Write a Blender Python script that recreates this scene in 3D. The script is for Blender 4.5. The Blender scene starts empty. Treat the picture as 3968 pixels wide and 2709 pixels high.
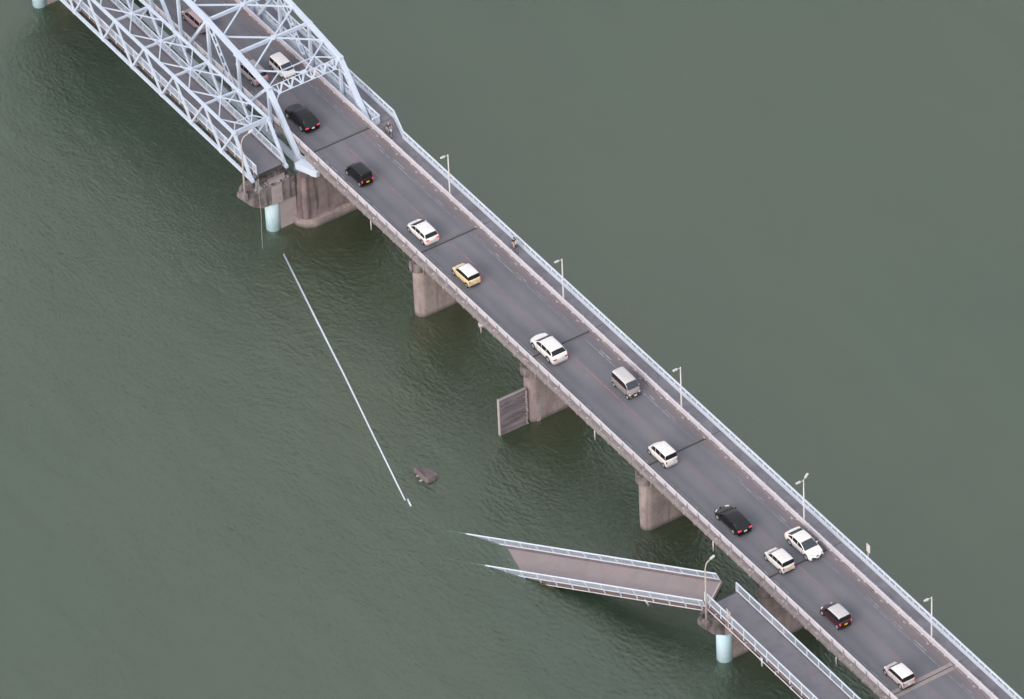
import bpy, bmesh, math, random
from mathutils import Vector, Matrix
random.seed(7)
R = math.radians
scene = bpy.context.scene
COL = scene.collection

# ------------------------------------------------------------------ camera, world, sun
cam_d = bpy.data.cameras.new('camera'); cam = bpy.data.objects.new('camera', cam_d); COL.objects.link(cam)
cam_d.sensor_width = 36.0; cam_d.sensor_fit = 'HORIZONTAL'; cam_d.lens = 250.902
cam_d.clip_start = 50; cam_d.clip_end = 12000
m = Matrix(((0.8322269825, 0.3783926588, -0.4052372704), (-0.5532150670, 0.5182704202, -0.6521877500),
            (-0.0367605664, 0.7669516069, 0.6406511480))).to_4x4()
m.translation = (-294.86838, -512.35226, 464.67773)
cam.matrix_world = m
scene.camera = cam

SUN_EL, SUN_AZ = R(30), R(246)          # direction the light comes from; azimuth clockwise from +Y
w = bpy.data.worlds.new('World'); scene.world = w; w.use_nodes = True
nt = w.node_tree; nt.nodes.clear()
sky = nt.nodes.new('ShaderNodeTexSky'); sky.sky_type = 'NISHITA'; sky.sun_disc = False
sky.sun_elevation = SUN_EL; sky.sun_rotation = SUN_AZ; sky.air_density = 1.5; sky.dust_density = 6.0; sky.ozone_density = 1.0
hsv = nt.nodes.new('ShaderNodeHueSaturation'); hsv.inputs['Saturation'].default_value = 0.38
bg = nt.nodes.new('ShaderNodeBackground'); bg.inputs['Strength'].default_value = 0.15
wo = nt.nodes.new('ShaderNodeOutputWorld')
cl = nt.nodes.new('ShaderNodeMix'); cl.data_type = 'RGBA'; cl.inputs[0].default_value = 0.5     # even high cloud over the sky
cl.inputs[7].default_value = (4.9, 5.1, 5.5, 1)
nt.links.new(sky.outputs[0], hsv.inputs['Color']); nt.links.new(hsv.outputs[0], cl.inputs[6]); nt.links.new(cl.outputs[2], bg.inputs[0]); nt.links.new(bg.outputs[0], wo.inputs[0])
sd = bpy.data.lights.new('sun', 'SUN'); sun = bpy.data.objects.new('sun', sd); COL.objects.link(sun)
sd.energy = 0.80; sd.angle = R(65); sd.color = (1.0, 0.83, 0.80)
d = Vector((math.sin(SUN_AZ) * math.cos(SUN_EL), math.cos(SUN_AZ) * math.cos(SUN_EL), math.sin(SUN_EL)))
sun.rotation_euler = d.to_track_quat('Z', 'Y').to_euler(); sun.location = (0, 0, 60)
vs = scene.view_settings
vs.view_transform = 'Standard'; vs.look = 'None'; vs.exposure = 0.50; vs.gamma = 1.0; vs.use_curve_mapping = False

# ------------------------------------------------------------------ materials
def newmat(name):
    mt = bpy.data.materials.new(name); mt.use_nodes = True
    return mt, mt.node_tree, mt.node_tree.nodes['Principled BSDF']
def node(t, kind, **kw):
    n = t.nodes.new(kind)
    for k, v in kw.items():
        if k.startswith('i_'): n.inputs[k[2:].replace('_', ' ')].default_value = v
        else: setattr(n, k, v)
    return n
def coords(t, scale):
    g = node(t, 'ShaderNodeNewGeometry'); mp = node(t, 'ShaderNodeMapping'); mp.inputs['Scale'].default_value = scale
    t.links.new(g.outputs['Position'], mp.inputs['Vector']); return mp.outputs[0]
def noise(t, scale, vec, detail=4, rough=0.55):
    n = node(t, 'ShaderNodeTexNoise'); n.inputs['Scale'].default_value = scale; n.inputs['Detail'].default_value = detail
    n.inputs['Roughness'].default_value = rough; t.links.new(vec, n.inputs['Vector']); return n.outputs['Fac']
def ramp(t, fac, stops):
    r = node(t, 'ShaderNodeValToRGB'); cr = r.color_ramp
    while len(cr.elements) > 1: cr.elements.remove(cr.elements[-1])
    cr.elements[0].position = stops[0][0]; cr.elements[0].color = (*stops[0][1], 1)
    for p, c in stops[1:]:
        e = cr.elements.new(p); e.color = (*c, 1)
    t.links.new(fac, r.inputs[0]); return r.outputs[0]
def mixc(t, a, b, fac, mode='MIX'):
    mx = node(t, 'ShaderNodeMix'); mx.data_type = 'RGBA'; mx.blend_type = mode
    for s, v in ((6, a), (7, b)):
        if isinstance(v, tuple): mx.inputs[s].default_value = (*v, 1)
        else: t.links.new(v, mx.inputs[s])
    if isinstance(fac, (int, float)): mx.inputs[0].default_value = fac
    else: t.links.new(fac, mx.inputs[0])
    return mx.outputs[2]
def bump(t, bsdf, h, strength, dist):
    b = node(t, 'ShaderNodeBump'); b.inputs['Strength'].default_value = strength; b.inputs['Distance'].default_value = dist
    t.links.new(h, b.inputs['Height']); t.links.new(b.outputs[0], bsdf.inputs['Normal'])
def worn(name, c, c2=None, rough=0.55, scale=0.7, amt=0.5, metal=0.0, streak=None, grain=0.0, tide=False):
    """paint / concrete: base colour, a second colour in patches, optional vertical streaks, fine grain"""
    mt, t, b = newmat(name)
    c2 = c2 or tuple(v * 0.72 for v in c)
    base = mixc(t, c, c2, ramp(t, noise(t, scale, coords(t, (1, 1, 1)), 6, 0.65), [(0.42, (0, 0, 0)), (0.72, (amt,) * 3)]))
    if streak:
        s = ramp(t, noise(t, 1.0, coords(t, (1.6, 1.6, 0.12)), 4, 0.6), [(0.50, (0, 0, 0)), (0.66, (1, 1, 1))])
        base = mixc(t, base, streak, s)
    if tide:
        g_ = node(t, 'ShaderNodeNewGeometry'); sx_ = node(t, 'ShaderNodeSeparateXYZ'); t.links.new(g_.outputs['Position'], sx_.inputs[0])
        ma = node(t, 'ShaderNodeMath', operation='MULTIPLY_ADD'); ma.inputs[1].default_value = 0.5; t.links.new(noise(t, 0.8, coords(t, (1, 1, 0.3)), 4), ma.inputs[0]); t.links.new(sx_.outputs[2], ma.inputs[2])
        mr = node(t, 'ShaderNodeMapRange'); mr.inputs[1].default_value = -8.1; mr.inputs[2].default_value = -7.6; mr.inputs[3].default_value = 0.75; mr.inputs[4].default_value = 0.0
        t.links.new(ma.outputs[0], mr.inputs[0]); base = mixc(t, base, (0.10, 0.085, 0.085), mr.outputs[0])
    if grain:
        g = ramp(t, noise(t, 9.0, coords(t, (1, 1, 1)), 5, 0.8), [(0.3, (1 - grain,) * 3), (0.7, (1 + grain * 0.4,) * 3)])
        base = mixc(t, base, g, 1.0, 'MULTIPLY')
        bump(t, b, noise(t, 14, coords(t, (1, 1, 1)), 4, 0.7), 0.4, 0.03)
    t.links.new(base, b.inputs['Base Color']); b.inputs['Roughness'].default_value = rough; b.inputs['Metallic'].default_value = metal
    return mt
def plain(name, c, rough=0.4, metal=0.0, coat=0.0, emit=None, es=0.0):
    mt, t, b = newmat(name)
    n = ramp(t, noise(t, 3.0, coords(t, (1, 1, 1)), 3), [(0.3, tuple(v * 0.93 for v in c)), (0.7, tuple(min(1, v * 1.03) for v in c))])
    t.links.new(n, b.inputs['Base Color'])
    b.inputs['Roughness'].default_value = rough; b.inputs['Metallic'].default_value = metal; b.inputs['Coat Weight'].default_value = coat
    if emit: b.inputs['Emission Color'].default_value = (*emit, 1); b.inputs['Emission Strength'].default_value = es
    return mt
M = {}
M['steel'] = worn('light_blue_steel_paint', (0.56, 0.635, 0.75), (0.47, 0.53, 0.63), 0.5, 0.9, 0.6)
M['steel_blue'] = worn('blue_column_paint', (0.50, 0.70, 0.80), (0.44, 0.62, 0.71), 0.5, 1.5, 0.6, streak=(0.58, 0.70, 0.75))
M['steel_dark'] = worn('blue_grey_steel', (0.10, 0.13, 0.20), (0.05, 0.06, 0.09), 0.6, 2.0, 0.8)
M['white_rail'] = worn('white_railing_paint', (0.60, 0.665, 0.77), (0.52, 0.575, 0.66), 0.5, 0.8, 0.5)
M['guard'] = worn('pale_guardrail_paint', (0.62, 0.58, 0.625), (0.50, 0.455, 0.49), 0.55, 1.2, 0.8)
M['guard_post'] = worn('grey_guardrail_post', (0.36, 0.35, 0.37), (0.26, 0.24, 0.25), 0.5, 1.2, 0.8)
M['ledge'] = worn('weathered_ledge_concrete', (0.28, 0.25, 0.255), (0.18, 0.152, 0.155), 0.9, 1.1, 0.9, grain=0.25)
M['pale_block'] = worn('pale_mortar', (0.42, 0.37, 0.38), (0.32, 0.27, 0.28), 0.9, 2, 0.7)
M['pier'] = worn('brown_pier_concrete', (0.38, 0.318, 0.31), (0.20, 0.155, 0.155), 0.95, 0.55, 0.95, streak=(0.27, 0.215, 0.225), grain=0.3, tide=True)
M['pier_pale'] = worn('pale_pier_concrete', (0.43, 0.37, 0.375), (0.31, 0.26, 0.27), 0.95, 0.9, 0.8, grain=0.25)
M['pier_grey'] = worn('violet_grey_pier_concrete', (0.36, 0.315, 0.345), (0.22, 0.19, 0.21), 0.95, 0.8, 0.9, grain=0.3, tide=True)
M['pier_dark'] = worn('dark_stained_pier_concrete', (0.28, 0.222, 0.225), (0.11, 0.082, 0.095), 0.95, 0.33, 1.0, streak=(0.09, 0.07, 0.075), grain=0.3, tide=True)
M['fascia_pale'] = worn('brown_silty_concrete', (0.19, 0.155, 0.16), (0.12, 0.095, 0.10), 0.95, 1.6, 0.9, grain=0.3)
M['cap'] = worn('stained_cap_concrete', (0.26, 0.225, 0.232), (0.055, 0.045, 0.048), 0.95, 0.75, 1.0, streak=(0.07, 0.055, 0.055), grain=0.3)
M['fascia'] = worn('brown_rusted_fascia', (0.185, 0.14, 0.145), (0.11, 0.08, 0.085), 0.9, 1.8, 0.8, grain=0.2)
M['path'] = worn('grey_footway_asphalt', (0.185, 0.180, 0.203), (0.140, 0.136, 0.155), 0.92, 0.8, 0.8, grain=0.2)
M['path_far'] = worn('dark_footway_asphalt', (0.235, 0.23, 0.262), (0.135, 0.13, 0.15), 0.92, 0.35, 0.95, grain=0.2)
M['path_fallen'] = worn('silty_pinkish_asphalt', (0.255, 0.222, 0.232), (0.21, 0.18, 0.19), 0.92, 0.5, 0.8, grain=0.15)
M['joint_dark'] = plain('black_joint_rubber', (0.055, 0.053, 0.058), 0.9)
M['joint_pale'] = worn('pale_joint_concrete', (0.33, 0.29, 0.29), (0.25, 0.21, 0.21), 0.9, 2.0, 0.8, grain=0.2)
M['joint_grey'] = worn('grey_joint_band', (0.16, 0.155, 0.16), (0.12, 0.115, 0.12), 0.9, 2.0, 0.8)
M['lamp_post'] = worn('galvanised_lamp_post', (0.60, 0.60, 0.61), (0.50, 0.49, 0.5), 0.5, 1.0, 0.5)
M['lamp_beige'] = worn('beige_lamp_post', (0.50, 0.44, 0.42), (0.42, 0.35, 0.33), 0.6, 1.0, 0.6)
M['sign'] = plain('pale_sign_board', (0.60, 0.56, 0.54), 0.7)
M['sign_pink'] = plain('faded_pink_sign_back', (0.50, 0.42, 0.43), 0.7)
M['rust'] = worn('rust_stain_steel', (0.30, 0.20, 0.155), (0.2, 0.13, 0.10), 0.9, 3, 0.8)
M['glass'] = plain('dark_car_glass', (0.012, 0.013, 0.015), 0.08)
M['glass_clear'] = plain('grey_windscreen_glass', (0.05, 0.06, 0.075), 0.08)
M['tyre'] = plain('tyre_rubber', (0.02, 0.02, 0.022), 0.85)
M['rim'] = plain('alloy_rim', (0.45, 0.45, 0.47), 0.35, 0.4)
M['black_plastic'] = plain('black_plastic', (0.02, 0.02, 0.022), 0.6)
M['red_lamp'] = plain('red_tail_lamp', (0.50, 0.03, 0.05), 0.3)
M['red_lit'] = plain('lit_red_tail_lamp', (0.6, 0.03, 0.05), 0.3, emit=(1.0, 0.12, 0.16), es=0.35)
M['amber'] = plain('amber_lamp', (0.75, 0.25, 0.06), 0.3)
M['lamp_glass'] = plain('clear_headlamp', (0.75, 0.77, 0.8), 0.15)
M['plate_w'] = plain('white_number_plate', (0.75, 0.75, 0.72), 0.5)
M['plate_y'] = plain('yellow_number_plate', (0.80, 0.50, 0.03), 0.5)
M['skin'] = plain('skin', (0.50, 0.33, 0.28), 0.6)
M['hair'] = plain('dark_hair', (0.03, 0.025, 0.025), 0.7)
M['helmet'] = plain('grey_helmet', (0.28, 0.28, 0.29), 0.5)
M['black_cloth'] = plain('black_cloth', (0.012, 0.012, 0.018), 0.9)
M['grey_cloth'] = plain('pale_grey_cloth', (0.30, 0.30, 0.30), 0.9)
M['pink_cloth'] = plain('pale_pink_cloth', (0.66, 0.50, 0.50), 0.9)
M['bag'] = plain('white_bag_cloth', (0.46, 0.46, 0.45), 0.9)
M['bike'] = plain('dark_bicycle_paint', (0.05, 0.05, 0.06), 0.4)
M['bike_grey'] = plain('grey_bicycle_paint', (0.22, 0.22, 0.24), 0.4)
for k, c in dict(white=(0.80, 0.78, 0.77), white2=(0.76, 0.735, 0.73), black=(0.006, 0.005, 0.007), pink=(0.42, 0.31, 0.32), silver=(0.36, 0.335, 0.345),
                 yellow=(0.82, 0.66, 0.37), grey=(0.27, 0.235, 0.245), roofgrey=(0.56, 0.53, 0.54), maroon=(0.050, 0.014, 0.022), pearl=(0.58, 0.51, 0.52)).items():
    M['car_' + k] = plain('car_paint_' + k, c, 0.28, 0.0, 0.25 if k in ('black', 'maroon') else 0.6)

# asphalt carriageway: across-road variation (wheel tracks, pinkish dust in the gutters), patches, grain
def fin_mat():
    mt, t, b = newmat('banded_dark_concrete')
    bands = ramp(t, noise(t, 1.0, coords(t, (0.35, 1, 2.6)), 6, 0.7), [(0.30, (0.10, 0.085, 0.10)), (0.46, (0.17, 0.145, 0.165)), (0.60, (0.26, 0.225, 0.25)), (0.75, (0.33, 0.29, 0.31))])
    g = ramp(t, noise(t, 7.0, coords(t, (1, 1, 1)), 5, 0.8), [(0.3, (0.75,) * 3), (0.7, (1.1,) * 3)])
    t.links.new(mixc(t, bands, g, 1.0, 'MULTIPLY'), b.inputs['Base Color']); b.inputs['Roughness'].default_value = 0.95
    bump(t, b, noise(t, 5, coords(t, (1, 1, 1)), 5, 0.7), 0.6, 0.06)
    return mt
M['fin'] = fin_mat()
def road_mat():
    mt, t, b = newmat('worn_carriageway_asphalt')
    g = node(t, 'ShaderNodeNewGeometry'); sx = node(t, 'ShaderNodeSeparateXYZ'); t.links.new(g.outputs['Position'], sx.inputs[0])
    dv = node(t, 'ShaderNodeMath', operation='MULTIPLY_ADD'); dv.inputs[1].default_value = 1 / 8.0; dv.inputs[2].default_value = 0.06
    nz = noise(t, 0.25, coords(t, (1, 0.35, 1)), 3)
    ad = node(t, 'ShaderNodeMath', operation='MULTIPLY_ADD'); ad.inputs[1].default_value = 0.06
    t.links.new(sx.outputs[0], dv.inputs[0]); t.links.new(nz, ad.inputs[0]); t.links.new(dv.outputs[0], ad.inputs[2])
    A = (0.150, 0.152, 0.176); Bc = (0.172, 0.170, 0.192); Dk = (0.142, 0.144, 0.168); D = (0.215, 0.185, 0.205)
    col = ramp(t, ad.outputs[0], [(0.03, D), (0.11, A), (0.20, Bc), (0.29, Dk), (0.40, Bc), (0.49, (0.178, 0.168, 0.19)), (0.58, A), (0.70, Bc), (0.80, A), (0.90, (0.170, 0.157, 0.178)), (0.95, D)])
    pat = ramp(t, noise(t, 0.16, coords(t, (1.6, 0.8, 1)), 5, 0.6), [(0.35, (0.86, 0.88, 0.89)), (0.55, (1, 1, 1)), (0.75, (1.14, 1.08, 1.08))])
    col = mixc(t, col, pat, 1.0, 'MULTIPLY')
    gr = ramp(t, noise(t, 7.0, coords(t, (1, 1, 1)), 6, 0.85), [(0.3, (0.86,) * 3), (0.7, (1.12,) * 3)])
    col = mixc(t, col, gr, 1.0, 'MULTIPLY')
    t.links.new(col, b.inputs['Base Color']); b.inputs['Roughness'].default_value = 0.9
    bump(t, b, noise(t, 20, coords(t, (1, 1, 1)), 3), 0.3, 0.01)
    return mt
M['road'] = road_mat()
def faded(name, c, under, cov, sc=2.2):
    mt, t, b = newmat(name)
    f = ramp(t, noise(t, sc, coords(t, (1, 0.5, 1)), 6, 0.75), [(cov, (0, 0, 0)), (cov + 0.16, (1, 1, 1))])
    f2 = noise(t, 0.08, coords(t, (1, 1, 1)), 2)
    f2r = ramp(t, f2, [(0.40, (0.15,) * 3), (0.62, (1, 1, 1))])
    mm = node(t, 'ShaderNodeMath', operation='MULTIPLY'); t.links.new(f, mm.inputs[0]); t.links.new(f2r, mm.inputs[1])
    t.links.new(mixc(t, under, c, mm.outputs[0]), b.inputs['Base Color']); b.inputs['Roughness'].default_value = 0.85
    return mt
M['line_red'] = faded('faded_orange_line', (0.36, 0.17, 0.165), (0.175, 0.157, 0.172), 0.41)
M['line_white'] = faded('faded_white_line', (0.38, 0.385, 0.40), (0.15, 0.15, 0.17), 0.42)

def water_mat():
    """silty river: a mostly opaque, glossy green surface one can look a little way into; the body absorbs what lies deeper"""
    mt, t, b = newmat('murky_green_water')
    big = noise(t, 0.016, coords(t, (1, 1, 1)), 4, 0.5)
    col = ramp(t, big, [(0.35, (0.026, 0.063, 0.030)), (0.65, (0.050, 0.076, 0.031))])
    st = node(t, 'ShaderNodeMapping'); st.inputs['Rotation'].default_value = (0, 0, R(-28)); st.inputs['Scale'].default_value = (0.25, 0.05, 1)
    g0 = node(t, 'ShaderNodeNewGeometry'); t.links.new(g0.outputs['Position'], st.inputs['Vector'])
    streak = noise(t, 1.0, st.outputs[0], 4, 0.6)
    silt = ramp(t, streak, [(0.40, (0.86, 0.90, 0.92)), (0.60, (1.08, 1.05, 1.02))])
    t.links.new(mixc(t, col, silt, 1.0, 'MULTIPLY'), b.inputs['Base Color'])
    mr = node(t, 'ShaderNodeMapRange'); mr.inputs[1].default_value = 0.35; mr.inputs[2].default_value = 0.65; mr.inputs[3].default_value = 0.14; mr.inputs[4].default_value = 0.24
    t.links.new(streak, mr.inputs[0]); t.links.new(mr.outputs[0], b.inputs['Roughness'])
    b.inputs['IOR'].default_value = 2.2
    b.inputs['Specular IOR Level'].default_value = 1.0
    b.inputs['Specular Tint'].default_value = (0.93, 1.0, 0.86, 1)
    b.inputs['Alpha'].default_value = 0.60
    rot = node(t, 'ShaderNodeMapping'); rot.inputs['Rotation'].default_value = (0, 0, R(35)); rot.inputs['Scale'].default_value = (1, 0.45, 1)
    g = node(t, 'ShaderNodeNewGeometry'); t.links.new(g.outputs['Position'], rot.inputs['Vector'])
    n1 = noise(t, 0.40, rot.outputs[0], 2, 0.5); n2 = noise(t, 3.0, rot.outputs[0], 4, 0.6)
    a = node(t, 'ShaderNodeMath', operation='MULTIPLY_ADD'); a.inputs[1].default_value = 0.74
    t.links.new(n2, a.inputs[0]); t.links.new(n1, a.inputs[2])
    amp = node(t, 'ShaderNodeMapRange'); amp.inputs[1].default_value = 0.3; amp.inputs[2].default_value = 0.7; amp.inputs[3].default_value = 0.8; amp.inputs[4].default_value = 1.0
    t.links.new(noise(t, 0.05, coords(t, (1, 1, 1)), 3), amp.inputs[0])
    bp = node(t, 'ShaderNodeBump'); bp.inputs['Distance'].default_value = 0.27
    t.links.new(amp.outputs[0], bp.inputs['Strength']); t.links.new(a.outputs[0], bp.inputs['Height']); t.links.new(bp.outputs[0], b.inputs['Normal'])
    va = node(t, 'ShaderNodeVolumeAbsorption'); va.inputs['Color'].default_value = (0.35, 0.62, 0.55, 1); va.inputs['Density'].default_value = 2.7
    t.links.new(va.outputs[0], t.nodes['Material Output'].inputs['Volume'])
    return mt
M['water'] = water_mat()

# ------------------------------------------------------------------ mesh helpers
WL = {}                                     # world (or local) origin of every parent, used to place its children
class MB:
    def __init__(s): s.v = []; s.f = []; s.mi = []; s.mat = 0
    def face(s, idx): s.f.append(tuple(idx)); s.mi.append(s.mat)
    def hexa(s, p):
        n = len(s.v); s.v += [tuple(q) for q in p]
        for q in ((0, 3, 2, 1), (4, 5, 6, 7), (0, 1, 5, 4), (1, 2, 6, 5), (2, 3, 7, 6), (3, 0, 4, 7)): s.face([n + i for i in q])
        return s
    def box(s, x0, x1, y0, y1, z0, z1):
        return s.hexa([(x0, y0, z0), (x1, y0, z0), (x1, y1, z0), (x0, y1, z0), (x0, y0, z1), (x1, y0, z1), (x1, y1, z1), (x0, y1, z1)])
    def beam(s, p, q, wd, ht, up=(0, 0, 1), w2=None):
        p = Vector(p); q = Vector(q); a = (q - p).normalized(); u = Vector(up)
        side = a.cross(u)
        if side.length < 1e-4: side = a.cross(Vector((1, 0, 0)))
        side.normalize(); n = side.cross(a).normalized(); w2 = w2 or wd
        r = []
        for c, ww in ((p, wd), (q, w2)):
            r += [c - side * ww / 2 - n * ht / 2, c + side * ww / 2 - n * ht / 2, c + side * ww / 2 + n * ht / 2, c - side * ww / 2 + n * ht / 2]
        return s.hexa(r)
    def tube(s, pts, r, n=8, cap=True):
        pts = [Vector(p) for p in pts]; base = len(s.v); rr = r if isinstance(r, (list, tuple)) else [r] * len(pts)
        prev = None
        for i, p in enumerate(pts):
            a = (pts[min(i + 1, len(pts) - 1)] - pts[max(i - 1, 0)]).normalized()
            if prev is None:
                u = a.cross(Vector((0, 0, 1)))
                if u.length < 1e-3: u = a.cross(Vector((1, 0, 0)))
            else: u = prev - a * prev.dot(a)
            u.normalize(); prev = u; v = a.cross(u)
            for k in range(n):
                t = 2 * math.pi * k / n; s.v.append(tuple(p + (u * math.cos(t) + v * math.sin(t)) * rr[i]))
        for i in range(len(pts) - 1):
            for k in range(n):
                a0 = base + i * n + k; a1 = base + i * n + (k + 1) % n
                s.face((a0, a1, a1 + n, a0 + n))
        if cap:
            s.face([base + k for k in range(n)][::-1]); e = base + (len(pts) - 1) * n; s.face([e + k for k in range(n)])
        return s
    def prism(s, poly, z0, z1, ax='z'):
        n = len(s.v); k = len(poly)
        f = {'z': lambda a, b, c: (a, b, c), 'x': lambda a, b, c: (c, a, b), 'y': lambda a, b, c: (a, c, b)}[ax]
        s.v += [f(a, b, z0) for a, b in poly] + [f(a, b, z1) for a, b in poly]
        for i in range(k): s.face((n + i, n + (i + 1) % k, n + k + (i + 1) % k, n + k + i))
        s.face([n + i for i in range(k)][::-1]); s.face([n + k + i for i in range(k)])
        return s
    def xform(s, mat): s.v = [tuple(mat @ Vector(p)) for p in s.v]; return s
    def build(s, name, mats, parent=None, smooth=False, bevel=0.0, origin=None, **tags):
        me = bpy.data.meshes.new(name)
        vs_ = [Vector(p) for p in s.v]
        if origin is None:
            lo = [min(p[i] for p in vs_) for i in range(3)]; hi = [max(p[i] for p in vs_) for i in range(3)]
            origin = Vector(((lo[0] + hi[0]) / 2, (lo[1] + hi[1]) / 2, lo[2]))
        origin = Vector(origin)
        me.from_pydata([tuple(p - origin) for p in vs_], [], s.f)
        for mt in (mats if isinstance(mats, (list, tuple)) else [mats]): me.materials.append(mt)
        me.polygons.foreach_set('material_index', s.mi)
        bm = bmesh.new(); bm.from_mesh(me); bmesh.ops.recalc_face_normals(bm, faces=bm.faces); bm.to_mesh(me); bm.free()
        if smooth: me.polygons.foreach_set('use_smooth', [True] * len(me.polygons)); 
        me.update()
        o = bpy.data.objects.new(name, me); COL.objects.link(o)
        o.location = origin - (WL[parent.name] if parent else Vector((0, 0, 0))); WL[o.name] = origin
        if parent: o.parent = parent
        if bevel:
            b = o.modifiers.new('bevel', 'BEVEL'); b.width = bevel; b.segments = 2; b.limit_method = 'ANGLE'
        for k, v in tags.items(): o[k] = v
        return o
def thing(name, label, cat, loc=(0, 0, 0), group=None, local=False, rotz=0.0):
    o = bpy.data.objects.new(name, None); COL.objects.link(o); o.empty_display_size = 0.5
    o.location = loc; o.rotation_euler = (0, 0, rotz); o['label'] = label; o['category'] = cat
    if group: o['group'] = group
    WL[o.name] = Vector((0, 0, 0)) if local else Vector(loc)
    return o
def copy_tree(o, parent=None):
    c = o.copy(); COL.objects.link(c); c.parent = parent; WL[c.name] = WL[o.name].copy()
    for ch in list(o.children): copy_tree(ch, c)
    return c

S = 20.7736; WZ = -8.4
YN, YF = -126.0, 58.0                       # how far the decks run, near and far
JY = [-S * k for k in range(6)]
Y0 = 0.0

# ------------------------------------------------------------------ setting: water, road, pavement, markings
mb = MB(); n_ = 3000
mb.box(-n_, n_, -n_, n_, WZ - 12, WZ); mb.build('river_water', M['water'], kind='structure')
MB().box(-0.32, 7.05, YN, YF, -0.20, 0.0).build('road', M['road'], kind='structure')
# right-hand pavement: along the deck, the widening at the truss, then outboard of it
poly = [(7.38, YN), (8.86, YN), (8.86, -3.75), (9.98, -0.15), (9.98, YF), (8.42, YF), (8.42, 0.0), (7.38, 0.0)]
MB().prism(poly, -0.16, 0.10).build('pavement', M['path_far'], kind='structure')
mb = MB(); y = YN
while y < YF: mb.box(3.40, 3.53, y, y + 6.0, 0.0, 0.004); y += 6.0
mb.build('centre_line_marking', M['line_red'], kind='structure')
mb = MB()
mb.box(0.28, 0.38, YN, YF, 0.0, 0.004); mb.box(5.95, 6.03, YN, YF, 0.0, 0.004)
mb.build('edge_line_marking', M['line_white'], kind='structure')
mb = MB(); k = 0; y = -13.8 + 3.86 * 17
while y > YN:
    if min(abs(y - 0.95 - j) for j in JY) > 1.4: mb.box(6.21, 6.33, y - 1.9, y, 0.0, 0.004)
    y -= 3.86
mb.build('dashed_line_marking', M['line_white'], kind='structure')

# ------------------------------------------------------------------ the road bridge (girder spans)
rb = thing('girder_bridge', 'long concrete girder bridge carrying the two lane road across the river', 'bridge', (3.5, -62, WZ + 7))
mb = MB()
for j in range(7):
    y1 = -S * j - 0.05; y0 = max(YN, -S * (j + 1) + 0.05)
    for x in (0.6, 2.6, 4.6, 6.6): mb.prism([(x - 0.25, -1.50), (x + 0.25, -1.50), (x + 0.25, -1.25), (x + 0.1, -1.1), (x + 0.1, -0.42), (x + 0.35, -0.30), (x - 0.35, -0.30), (x - 0.1, -0.42), (x - 0.1, -1.1), (x - 0.25, -1.25)], y0, y1, 'y')
    for f in (0.02, 0.33, 0.66, 0.96): yy = y1 - (y1 - y0) * f; mb.box(0.72, 6.48, yy - 0.3, yy, -1.22, -0.32)
mb.build('girder', M['pier_pale'], rb)
MB().box(-0.95, 8.85, YN, -0.06, -0.32, -0.205).build('deck_slab', M['ledge'], rb)
# left ledge with a haunched outer edge
mb = MB()
for j in range(7):
    y1 = -S * j - 0.04; y0 = max(YN, -S * (j + 1) + 0.04)
    mb.prism([(-0.33, -0.20), (-0.33, 0.14), (-0.93, 0.14), (-0.98, -0.05), (-0.98, -0.42), (-0.78, -0.48), (-0.70, -0.325), (-0.33, -0.325)][::-1], y0, y1, 'y')
mb.build('kerb_ledge', M['ledge'], rb)
MB().box(7.06, 7.37, YN, -0.05, -0.2, 0.13).build('kerb', M['ledge'], rb)
mb = MB().box(8.865, 9.0, YN, -3.8, -0.55, 0.11); mb.build('outer_edge_beam', M['ledge'], rb)
for k in range(57):                                     # concrete corbels below the ledge posts
    y = -1.3 - k * 1.8885 - 0.9
    mb = MB(); dd = random.uniform(0.0, 0.06)
    mb.prism([(-0.985, -0.10), (-0.985, -0.40 - dd), (-1.10, -0.34 - dd), (-1.14, -0.2)][::-1], y - 0.13, y + 0.13, 'y')
    mb.build('corbel', M['ledge'], rb)
for k in range(11):                                     # white drain pipes hanging under the edge
    y = -12.9 - k * S / 2 + (0.4 if k % 2 else 0)
    if abs((y % S)) < 0: continue
    if k % 2 == 0: MB().tube([(-1.06, y, -0.3), (-1.06, y, -1.55)], 0.06, 8).build('drain_pipe', M['guard'], rb, smooth=True)
for k, jy in enumerate(JY):
    if k < 5:
        MB().box(-0.325, 7.055, jy - 0.11, jy + 0.11, 0.0, 0.006).build('expansion_joint', M['joint_dark'], rb)
        MB().box(-0.325, 7.055, jy - 0.42 if k in (2,) else jy + 0.135, jy - 0.14 if k == 2 else jy + 0.42, 0.0, 0.005).build('joint_band', M['joint_grey'], rb)
    else:
        MB().box(-0.325, 7.055, jy - 0.52, jy - 0.06, 0.0, 0.006).build('joint_band', M['joint_pale'], rb)
        MB().box(-0.325, 7.055, jy + 0.06, jy + 0.52, 0.0, 0.006).build('joint_band', M['joint_pale'], rb)
        MB().box(-0.325, 7.055, jy - 0.055, jy + 0.055, 0.0, 0.006).build('expansion_joint', M['joint_dark'], rb)
    if k: MB().box(7.38, 8.86, jy - 0.03, jy + 0.03, 0.10, 0.106).build('footway_joint', M['joint_dark'], rb)
    else: MB().box(8.42, 9.9, -0.12, -0.06, 0.10, 0.106).build('footway_joint', M['joint_dark'], rb)
# pale scalloped patch with a round drain box under the first span edge
MB().tube([(-1.02, -33.7, -0.30), (-1.02, -33.7, -0.75)], [0.34, 0.22], 12).build('drain_box', M['pale_block'], rb, smooth=True)

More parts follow.
